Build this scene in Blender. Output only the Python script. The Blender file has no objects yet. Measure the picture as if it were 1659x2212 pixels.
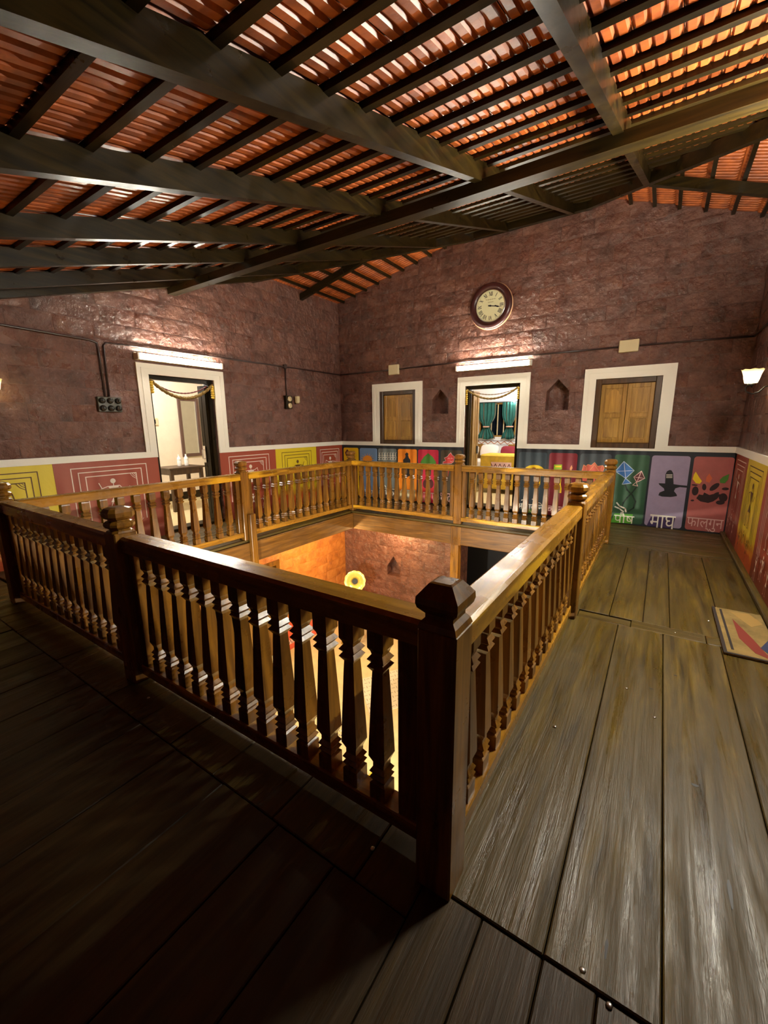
import bpy, math, random
from mathutils import Vector, Matrix, noise
R = random.Random(7)
C = bpy.context.scene.collection
PI = math.pi
# ------------------------------------------------------------------ camera
W_PX, H_PX, F_PX = 1659, 2212, 895.07
yaw, pitch, roll = math.radians(33.527), math.radians(-11.719), math.radians(-0.565)
fw = Vector((-math.sin(yaw) * math.cos(pitch), math.cos(yaw) * math.cos(pitch), math.sin(pitch)))
rt = Vector((math.cos(yaw), math.sin(yaw), 0.0)); up = rt.cross(fw)
rt2 = rt * math.cos(roll) + up * math.sin(roll); up2 = up * math.cos(roll) - rt * math.sin(roll)
cam_data = bpy.data.cameras.new('camera'); cam = bpy.data.objects.new('camera', cam_data); C.objects.link(cam)
cam_data.sensor_fit = 'HORIZONTAL'; cam_data.sensor_width = 36.0; cam_data.lens = F_PX / W_PX * 36.0
cam_data.clip_start = 0.02; cam_data.clip_end = 100
m = Matrix((rt2, up2, -fw)).transposed().to_4x4(); m.translation = Vector((0, 0, 1.5)); cam.matrix_world = m
bpy.context.scene.camera = cam
# ------------------------------------------------------------------ world: night outside
wd = bpy.data.worlds.new('night'); bpy.context.scene.world = wd; wd.use_nodes = True
wd.node_tree.nodes['Background'].inputs[0].default_value = (0.012, 0.014, 0.02, 1)
wd.node_tree.nodes['Background'].inputs[1].default_value = 0.3
vs = bpy.context.scene.view_settings
vs.view_transform = 'Standard'; vs.look = 'None'; vs.gamma = 1.0; vs.use_curve_mapping = False; vs.exposure = 0.3
cy = bpy.context.scene.cycles
cy.max_bounces = 8; cy.diffuse_bounces = 4; cy.glossy_bounces = 4; cy.sample_clamp_indirect = 6.0
cy.use_adaptive_sampling = True; cy.adaptive_threshold = 0.03; cy.use_denoising = True; cy.caustics_reflective = False; cy.caustics_refractive = False
# strengths of the lamps (the lamps themselves are built further down, each in its fixture)
TUBE_LEFT, TUBE_BACK, TUBE_RIGHT = 260.0, 320.0, 1350.0
TUBE_COL = (1.0, 0.95, 0.79)
SCONCE = 90.0
def lamp(name, loc, power, col, rad=0.05):
    d = bpy.data.lights.new(name, 'POINT'); d.energy = power; d.color = col; d.shadow_soft_size = rad
    o = bpy.data.objects.new(name, d); o.location = loc; C.objects.link(o); return o
# bulbs of the two bedrooms and of the hall below (under the gallery, out of sight)
lamp('bedroom_bulb', (-7.1, 3.6, 2.55), 150, (1, .96, .92), .08)
lamp('rear_bedroom_bulb', (-2.3, 8.7, 2.6), 150, (1, .97, .92), .08)
lamp('hall_bulb_rear', (-4.3, 6.75, -0.62), 42, (1, .66, .30), .05)
lamp('hall_bulb_left', (-4.9, 5.6, -0.62), 95, (1, .60, .20), .06)
lamp('hall_bulb_front', (-2.6, 0.5, -0.48), 700, (1, .93, .74), .10)
lamp('hall_bulb_right', (0.15, 4.0, -0.48), 260, (1, .86, .58), .10)
# ------------------------------------------------------------------ room numbers (metres)
XL, YB, XR = -5.814, 7.142, 0.857
ZF2 = -2.9
S1 = 0.303
def T1(y): return 2.45 + S1 * y
def T2(x): return 3.95 + 0.225 * (x - XL)
def T3(x): return 3.89 + 0.36 * (XR - x)
def roof(x, y): return min(T1(y), T2(x), T3(x))
# ------------------------------------------------------------------ materials
def srgb(r, g, b):
    f = lambda c: (c / 255 / 12.92) if c / 255 <= 0.04045 else ((c / 255 + 0.055) / 1.055) ** 2.4
    return (f(r), f(g), f(b), 1)
def newmat(name):
    m = bpy.data.materials.new(name); m.use_nodes = True
    return m, m.node_tree.nodes, m.node_tree.links, m.node_tree.nodes['Principled BSDF']
def coords(N, L, scale, rnd=True, kind='Object'):
    tc = N.new('ShaderNodeTexCoord'); mp = N.new('ShaderNodeMapping'); mp.inputs['Scale'].default_value = scale
    L.new(N.new('ShaderNodeNewGeometry').outputs['Position'] if kind == 'World' else tc.outputs[kind], mp.inputs['Vector'])
    if rnd:
        oi = N.new('ShaderNodeObjectInfo'); mu = N.new('ShaderNodeMath'); mu.operation = 'MULTIPLY'; mu.inputs[1].default_value = 37.0
        L.new(oi.outputs['Random'], mu.inputs[0]); L.new(mu.outputs[0], mp.inputs['Location'])
    return mp.outputs[0]
def ntex(N, L, v, sc, det=4, rough=.6, dist=0.0):
    n = N.new('ShaderNodeTexNoise'); n.inputs['Scale'].default_value = sc; n.inputs['Detail'].default_value = det
    n.inputs['Roughness'].default_value = rough; n.inputs['Distortion'].default_value = dist
    L.new(v, n.inputs['Vector']); return n.outputs['Fac']
def ramp(N, L, f, stops):
    r = N.new('ShaderNodeValToRGB'); e = r.color_ramp.elements
    while len(e) < len(stops): e.new(0.5)
    for k, (p, c) in enumerate(stops):
        e[k].position = p; e[k].color = c if len(c) == 4 else (*c, 1)
    L.new(f, r.inputs[0]); return r.outputs[0]
def g4(v): return (v, v, v, 1)
def bump(N, L, f, st, dist, B, prev=None):
    b = N.new('ShaderNodeBump'); b.inputs['Strength'].default_value = st; b.inputs['Distance'].default_value = dist
    L.new(f, b.inputs['Height'])
    if prev is not None: L.new(prev, b.inputs['Normal'])
    L.new(b.outputs[0], B.inputs['Normal']); return b.outputs[0]
def wood(name, dark, light, axis, r0=.25, r1=.5, bs=.25, sc=1.0, tint=.25, worn=None, sap=None, spec=.5, grain=0):
    m, N, L, B = newmat(name)
    s = [14 * sc] * 3; s['xyz'.index(axis)] = 1.1 * sc
    v = coords(N, L, s)
    f = ntex(N, L, v, 1.6, 6, .62, .6)
    col = ramp(N, L, f, [(.28, dark), (.52, tuple((a * .55 + b * .45) for a, b in zip(dark, light))), (.75, light)])
    oi = N.new('ShaderNodeObjectInfo')
    hs = N.new('ShaderNodeHueSaturation'); mr = N.new('ShaderNodeMapRange')
    mr.inputs['To Min'].default_value = 1 - tint; mr.inputs['To Max'].default_value = 1 + tint
    L.new(oi.outputs['Random'], mr.inputs[0]); L.new(mr.outputs[0], hs.inputs['Value']); L.new(col, hs.inputs['Color'])
    out = hs.outputs[0]
    if sap:
        s2 = [7] * 3; s2['xyz'.index(axis)] = .9
        w = ntex(N, L, coords(N, L, s2), 1.0, 2, .5)
        mx = N.new('ShaderNodeMix'); mx.data_type = 'RGBA'; L.new(ramp(N, L, w, [(.60, g4(0)), (.66, g4(1))]), mx.inputs[0]); L.new(out, mx.inputs[6]); mx.inputs[7].default_value = sap
        out = mx.outputs[2]
    if worn:
        w = ntex(N, L, coords(N, L, (2.2, 2.2, 2.2)), 1.3, 5, .6)
        wr = ramp(N, L, w, [(.42, g4(0)), (.68, g4(1))])
        mx = N.new('ShaderNodeMix'); mx.data_type = 'RGBA'; L.new(wr, mx.inputs[0]); L.new(out, mx.inputs[6]); mx.inputs[7].default_value = worn
        out = mx.outputs[2]
    L.new(out, B.inputs['Base Color'])
    g = ntex(N, L, coords(N, L, (3, 3, 3)), 2.0, 4, .6)
    rr = ramp(N, L, g, [(.3, g4(r0)), (.7, g4(r1))]); L.new(rr, B.inputs['Roughness'])
    p = bump(N, L, f, bs, .004, B); B.inputs['Specular IOR Level'].default_value = spec
    if grain:
        L.new(ramp(N, L, ntex(N, L, coords(N, L, [q_ * .8 for q_ in s]), 1.3, 6, .7, .5), [(.36, g4(r0)), (.62, g4(r1))]), B.inputs['Roughness'])
        s3 = [60] * 3; s3['xyz'.index(axis)] = 2.2
        bump(N, L, ntex(N, L, coords(N, L, s3), 1.0, 5, .7, .3), grain, .004, B, p)
    return m
def plain(name, col, r=.5, metal=0.0, bs=0.0, bsc=40, var=0.0):
    m, N, L, B = newmat(name)
    B.inputs['Base Color'].default_value = col; B.inputs['Roughness'].default_value = r; B.inputs['Metallic'].default_value = metal
    if var:
        f = ntex(N, L, coords(N, L, (3, 3, 3), False), 2.2, 5, .65)
        c = ramp(N, L, f, [(.3, tuple(x * (1 - var) for x in col[:3])), (.7, tuple(min(1, x * (1 + var)) for x in col[:3]))])
        L.new(c, B.inputs['Base Color'])
    if bs: bump(N, L, ntex(N, L, coords(N, L, (1, 1, 1), False), bsc, 4, .6), bs, .01, B)
    return m
def glow(name, col, st):
    m, N, L, B = newmat(name); B.inputs['Base Color'].default_value = (*col, 1)
    B.inputs['Emission Color'].default_value = (*col, 1); B.inputs['Emission Strength'].default_value = st; return m
def stone(name, a, b, c, r0, r1, bs):
    """oxide-painted laterite: pitted, rough, with a glossy film of paint"""
    m, N, L, B = newmat(name)
    v = coords(N, L, (1, 1, 1), True, 'World')
    f1 = ntex(N, L, v, 3.2, 7, .68, .4); f2 = ntex(N, L, v, 15, 8, .68, .25)
    L.new(ramp(N, L, f1, [(.3, a), (.5, b), (.72, c)]), B.inputs['Base Color'])
    vo = N.new('ShaderNodeTexVoronoi'); vo.inputs['Scale'].default_value = 17; vo.feature = 'SMOOTH_F1'; L.new(v, vo.inputs['Vector'])
    ad = N.new('ShaderNodeMath'); ad.operation = 'MULTIPLY_ADD'; ad.inputs[1].default_value = .6
    L.new(vo.outputs['Distance'], ad.inputs[0]); L.new(f2, ad.inputs[2])
    p = bump(N, L, ad.outputs[0], bs, .02, B)
    pp = bump(N, L, ntex(N, L, v, 7, 3, .5), bs * .8, .04, B, p)
    L.new(ramp(N, L, ntex(N, L, v, 1.7, 4, .6), [(.35, g4(r0)), (.7, g4(r1))]), B.inputs['Roughness'])
    pp = bump(N, L, ntex(N, L, v, 55, 4, .75, .2), .55, .012, B, pp)
    B.inputs['Coat Weight'].default_value = .6; B.inputs['Coat Roughness'].default_value = .16; L.new(pp, B.inputs['Coat Normal'])
    return m
M = {}
WD, WL_ = (.050, .018, .003), (.31, .140, .014)
for ax in 'xyz':
    M['rail_' + ax] = wood('varnished_teak_' + ax, WD, WL_, ax, .22, .44, .22)
    M['hand_' + ax] = wood('polished_handrail_teak_' + ax, (.12, .050, .005), (.46, .23, .024), ax, .20, .36, .3, 1.0, .12, None, (.62, .34, .02, 1))
    M['dark_' + ax] = wood('dark_oiled_timber_' + ax, (.003, .002, .001), (.028, .017, .003), ax, .26, .40, .14, 1.0, .2, None, None, .2)
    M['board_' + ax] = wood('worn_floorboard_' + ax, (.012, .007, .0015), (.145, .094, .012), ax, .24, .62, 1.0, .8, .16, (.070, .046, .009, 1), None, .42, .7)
    M['beam_' + ax] = wood('brown_beam_' + ax, (.065, .026, .005), (.27, .125, .020), ax, .3, .5, .3)
M['frame_z'] = wood('brown_window_frame_timber', (.030, .014, .006), (.095, .048, .018), 'z', .3, .5, .2)
M['front_y'] = wood('dark_stained_shaded_floorboard', (.016, .009, .003), (.070, .043, .014), 'y', .36, .6, .6, .8, .14, None, None, .35, .4)  # darker stain, plus the shade behind the front railing put into the colour
M['sal'] = wood('window_teak', (.22, .10, .014), (.56, .32, .055), 'z', .3, .5, .2)
M['stone'] = stone('oxide_painted_laterite', (.055, .021, .014), (.130, .051, .035), (.225, .100, .066), .20, .48, 1.0)
M['stone2'] = stone('orange_oxide_laterite', (.24, .068, .011), (.44, .15, .024), (.56, .23, .05), .35, .6, .55)
M['mortar'] = stone('oxide_painted_mortar', (.055, .021, .014), (.130, .051, .035), (.225, .100, .066), .22, .5, .9)
M['tile'] = None
m, N, L, B = newmat('terracotta_tile')
f = ntex(N, L, coords(N, L, (1, 1, 1)), 9, 5, .6)
col = ramp(N, L, f, [(.3, (.17, .034, .007)), (.7, (.45, .108, .020))])
oi = N.new('ShaderNodeObjectInfo'); hs = N.new('ShaderNodeHueSaturation'); mr = N.new('ShaderNodeMapRange')
mr.inputs['To Min'].default_value = .75; mr.inputs['To Max'].default_value = 1.2
L.new(oi.outputs['Random'], mr.inputs[0]); L.new(mr.outputs[0], hs.inputs['Value']); L.new(col, hs.inputs['Color']); L.new(hs.outputs[0], B.inputs['Base Color'])
B.inputs['Roughness'].default_value = .40; bump(N, L, f, .25, .01, B); M['tile'] = m
M['white'] = plain('cream_white_paint', srgb(242, 238, 224), .45, 0, .15, 30)
M['ivory'] = plain('ivory_plastic', srgb(205, 190, 150), .4)
M['navy'] = plain('navy_dado_paint', srgb(26, 34, 44), .5, 0, .1, 25)
M['black'] = plain('black_paint', (.008, .009, .014, 1), .5)
M['cream'] = plain('cream_plaster', srgb(222, 212, 190), .8, 0, .15, 12, .05)
M['roomfloor'] = plain('cream_floor', srgb(214, 200, 150), .35, 0, .05, 8, .06)
M['hallfloor'] = plain('beige_hall_floor', srgb(222, 204, 150), .6, 0, .15, 20, .12)
M['oxide'] = plain('red_oxide_floor', (.20, .07, .04, 1), .4, 0, .1, 20, .2)
M['metal'] = plain('brushed_steel', (.6, .58, .55, 1), .3, 1)
M['iron'] = plain('black_iron', (.012, .011, .011, 1), .4, .3)
M['conduit'] = plain('dark_painted_conduit', (.035, .020, .018, 1), .3)
M['brass'] = plain('polished_brass', (.86, .62, .16, 1), .22, 1)
M['glass'] = plain('mirror_glass', (.78, .86, .88, 1), .04, 1)
M['void'] = plain('dark_glass', (.004, .008, .014, 1), .15)
PAINT = dict(kiteblue=(52, 108, 178), palewhite=(190, 205, 225), maroon=(86, 32, 34), pinkwhite=(228, 190, 184), darkgreen=(16, 42, 28), grass=(82, 160, 44),
             white=(235, 232, 220), indigo=(58, 42, 88), splash=(40, 18, 22), yellow=(245, 208, 30), orangeflame=(214, 106, 66), leafgreen=(74, 132, 46),
             brownspot=(170, 96, 30), lime=(150, 190, 40), grass2=(90, 180, 66), peach=(232, 158, 112), coral=(222, 106, 88), sun=(236, 150, 40), cream2=(240, 224, 160),
             red2=(190, 36, 40), red=(210, 62, 62), warliwhite=(232, 214, 200), warlidark=(92, 60, 20))
PM = {}
def pm(n):
    n = {'cream': 'cream2'}.get(n, n)
    if n == 'black': return M['black']
    if n not in PM: PM[n] = plain('paint_' + n, srgb(*PAINT[n]), .55)
    return PM[n]
# ------------------------------------------------------------------ mesh helpers
class MB:
    def __init__(s): s.v, s.f, s.mi = [], [], []
    def add(s, vs, fs, k=0):
        o = len(s.v); s.v += [tuple(v) for v in vs]; s.f += [tuple(i + o for i in f) for f in fs]; s.mi += [k] * len(fs); return s
    def box(s, x0, x1, y0, y1, z0, z1, k=0):
        return s.add([(x0, y0, z0), (x1, y0, z0), (x1, y1, z0), (x0, y1, z0), (x0, y0, z1), (x1, y0, z1), (x1, y1, z1), (x0, y1, z1)],
                     [(0, 3, 2, 1), (4, 5, 6, 7), (0, 1, 5, 4), (1, 2, 6, 5), (2, 3, 7, 6), (3, 0, 4, 7)], k)
    def bbox(s, x0, x1, y0, y1, z0, z1, b=.006, k=0):
        """box with chamfered long edges and ends"""
        V = []
        for z, q in ((z0, b), (z0 + b, 0), (z1 - b, 0), (z1, b)):
            V += [(x0 + q + (b if not q else 0), y0 + q, z), (x1 - q - (b if not q else 0), y0 + q, z), (x1 - q, y0 + q + (b if not q else 0), z), (x1 - q, y1 - q - (b if not q else 0), z),
                  (x1 - q - (b if not q else 0), y1 - q, z), (x0 + q + (b if not q else 0), y1 - q, z), (x0 + q, y1 - q - (b if not q else 0), z), (x0 + q, y0 + q + (b if not q else 0), z)]
        F = [tuple(range(7, -1, -1)), tuple(range(24, 32))]
        for r in range(3):
            for i in range(8):
                j = (i + 1) % 8; F.append((r * 8 + i, r * 8 + j, r * 8 + 8 + j, r * 8 + 8 + i))
        return s.add(V, F, k)
    def sq(s, cx, cy, prof, k=0):
        """square-section turning: prof = [(half width, z)]"""
        V, F = [], []
        for h, z in prof: V += [(cx - h, cy - h, z), (cx + h, cy - h, z), (cx + h, cy + h, z), (cx - h, cy + h, z)]
        n = len(prof)
        for r in range(n - 1):
            for i in range(4):
                j = (i + 1) % 4; F.append((r * 4 + i, r * 4 + j, r * 4 + 4 + j, r * 4 + 4 + i))
        F += [(3, 2, 1, 0), (n * 4 - 4, n * 4 - 3, n * 4 - 2, n * 4 - 1)]
        return s.add(V, F, k)
    def lathe(s, c, ax, prof, n=20, k=0, caps=True):
        """prof = [(radius, distance along ax)]"""
        ax = Vector(ax).normalized(); a = ax.orthogonal().normalized(); b = ax.cross(a); c = Vector(c); V, F = [], []
        for r, h in prof:
            for i in range(n):
                t = 2 * PI * i / n; V.append(c + ax * h + (a * math.cos(t) + b * math.sin(t)) * r)
        m_ = len(prof)
        for q in range(m_ - 1):
            for i in range(n):
                j = (i + 1) % n; F.append((q * n + i, q * n + j, q * n + n + j, q * n + n + i))
        if caps: F += [tuple(range(n - 1, -1, -1)), tuple(range((m_ - 1) * n, m_ * n))]
        return s.add(V, F, k)
    def tube(s, pts, r, n=8, k=0):
        pts = [Vector(p) for p in pts]; V, F = [], []; ref = None
        for i, p in enumerate(pts):
            t = ((pts[min(i + 1, len(pts) - 1)] - pts[max(i - 1, 0)])).normalized()
            a = t.orthogonal().normalized() if ref is None else (ref - t * ref.dot(t)).normalized(); ref = a; b = t.cross(a)
            rr = r[i] if isinstance(r, (list, tuple)) else r
            V += [p + (a * math.cos(2 * PI * q / n) + b * math.sin(2 * PI * q / n)) * rr for q in range(n)]
        for i in range(len(pts) - 1):
            for q in range(n):
                w = (q + 1) % n; F.append((i * n + q, i * n + w, i * n + n + w, i * n + n + q))
        F += [tuple(range(n - 1, -1, -1)), tuple(range((len(pts) - 1) * n, len(pts) * n))]
        return s.add(V, F, k)
    def ball(s, c, r, n=8, k=0, sz=1.0):
        return s.lathe((c[0], c[1], c[2]), (0, 0, 1), [(r * .38, -r * .92 * sz), (r * .92, -r * .4 * sz), (r * .92, r * .4 * sz), (r * .38, r * .92 * sz)], n, k)
    def prism(s, pts, off, k=0):
        """pts: 3D ring, off: extrusion vector"""
        n = len(pts); off = Vector(off); V = [Vector(p) for p in pts] + [Vector(p) + off for p in pts]
        return s.add(V, [tuple(range(n - 1, -1, -1)), tuple(range(n, 2 * n))] + [(i, (i + 1) % n, n + (i + 1) % n, n + i) for i in range(n)], k)
    def beam(s, a, b, w, h, k=0, upv=(0, 0, 1)):
        """rectangular bar from a to b; a, b at the middle of its underside, h up, w across"""
        a, b = Vector(a), Vector(b); d = (b - a).normalized(); sd = d.cross(Vector(upv)).normalized() * (w / 2); u = sd.cross(d).normalized() * h
        return s.add([a - sd, a + sd, a + sd + u, a - sd + u, b - sd, b + sd, b + sd + u, b - sd + u],
                     [(0, 1, 2, 3), (7, 6, 5, 4), (0, 4, 5, 1), (1, 5, 6, 2), (2, 6, 7, 3), (3, 7, 4, 0)], k)
    def obj(s, name, mats, parent=None, smooth=False, loc=None):
        me = bpy.data.meshes.new(name); me.from_pydata(s.v, [], s.f)
        for mm in (mats if isinstance(mats, (list, tuple)) else [mats]): me.materials.append(mm)
        if any(s.mi): me.polygons.foreach_set('material_index', s.mi)
        if smooth: me.polygons.foreach_set('use_smooth', [True] * len(me.polygons))
        me.update(); o = bpy.data.objects.new(name, me); C.objects.link(o)
        if loc is not None: o.location = loc
        if parent is not None: par(o, parent)
        return o
def par(o, p):
    o.parent = p; o.matrix_parent_inverse = wm(p).inverted()
def wm(o):
    l = Matrix.LocRotScale(o.location, o.rotation_euler, o.scale)
    return l if o.parent is None else wm(o.parent) @ o.matrix_parent_inverse @ l
def tag(o, label, cat, group=None):
    o['label'] = label; o['category'] = cat
    if group: o['group'] = group
    return o
def thing(name, loc, label, cat, group=None, rz=0.0):
    o = bpy.data.objects.new(name, None); o.empty_display_size = .1; o.location = loc; o.rotation_euler.z = rz; C.objects.link(o)
    return tag(o, label, cat, group)
def struct(o): o['kind'] = 'structure'; return o
def stuff(o): o['kind'] = 'stuff'; return o
def inst(mesh, name, mat4, parent):
    o = bpy.data.objects.new(name, mesh); C.objects.link(o)
    l, r, s_ = mat4.decompose(); o.location = l; o.rotation_euler = r.to_euler(); o.scale = s_
    if parent is not None: par(o, parent)
    return o
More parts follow.
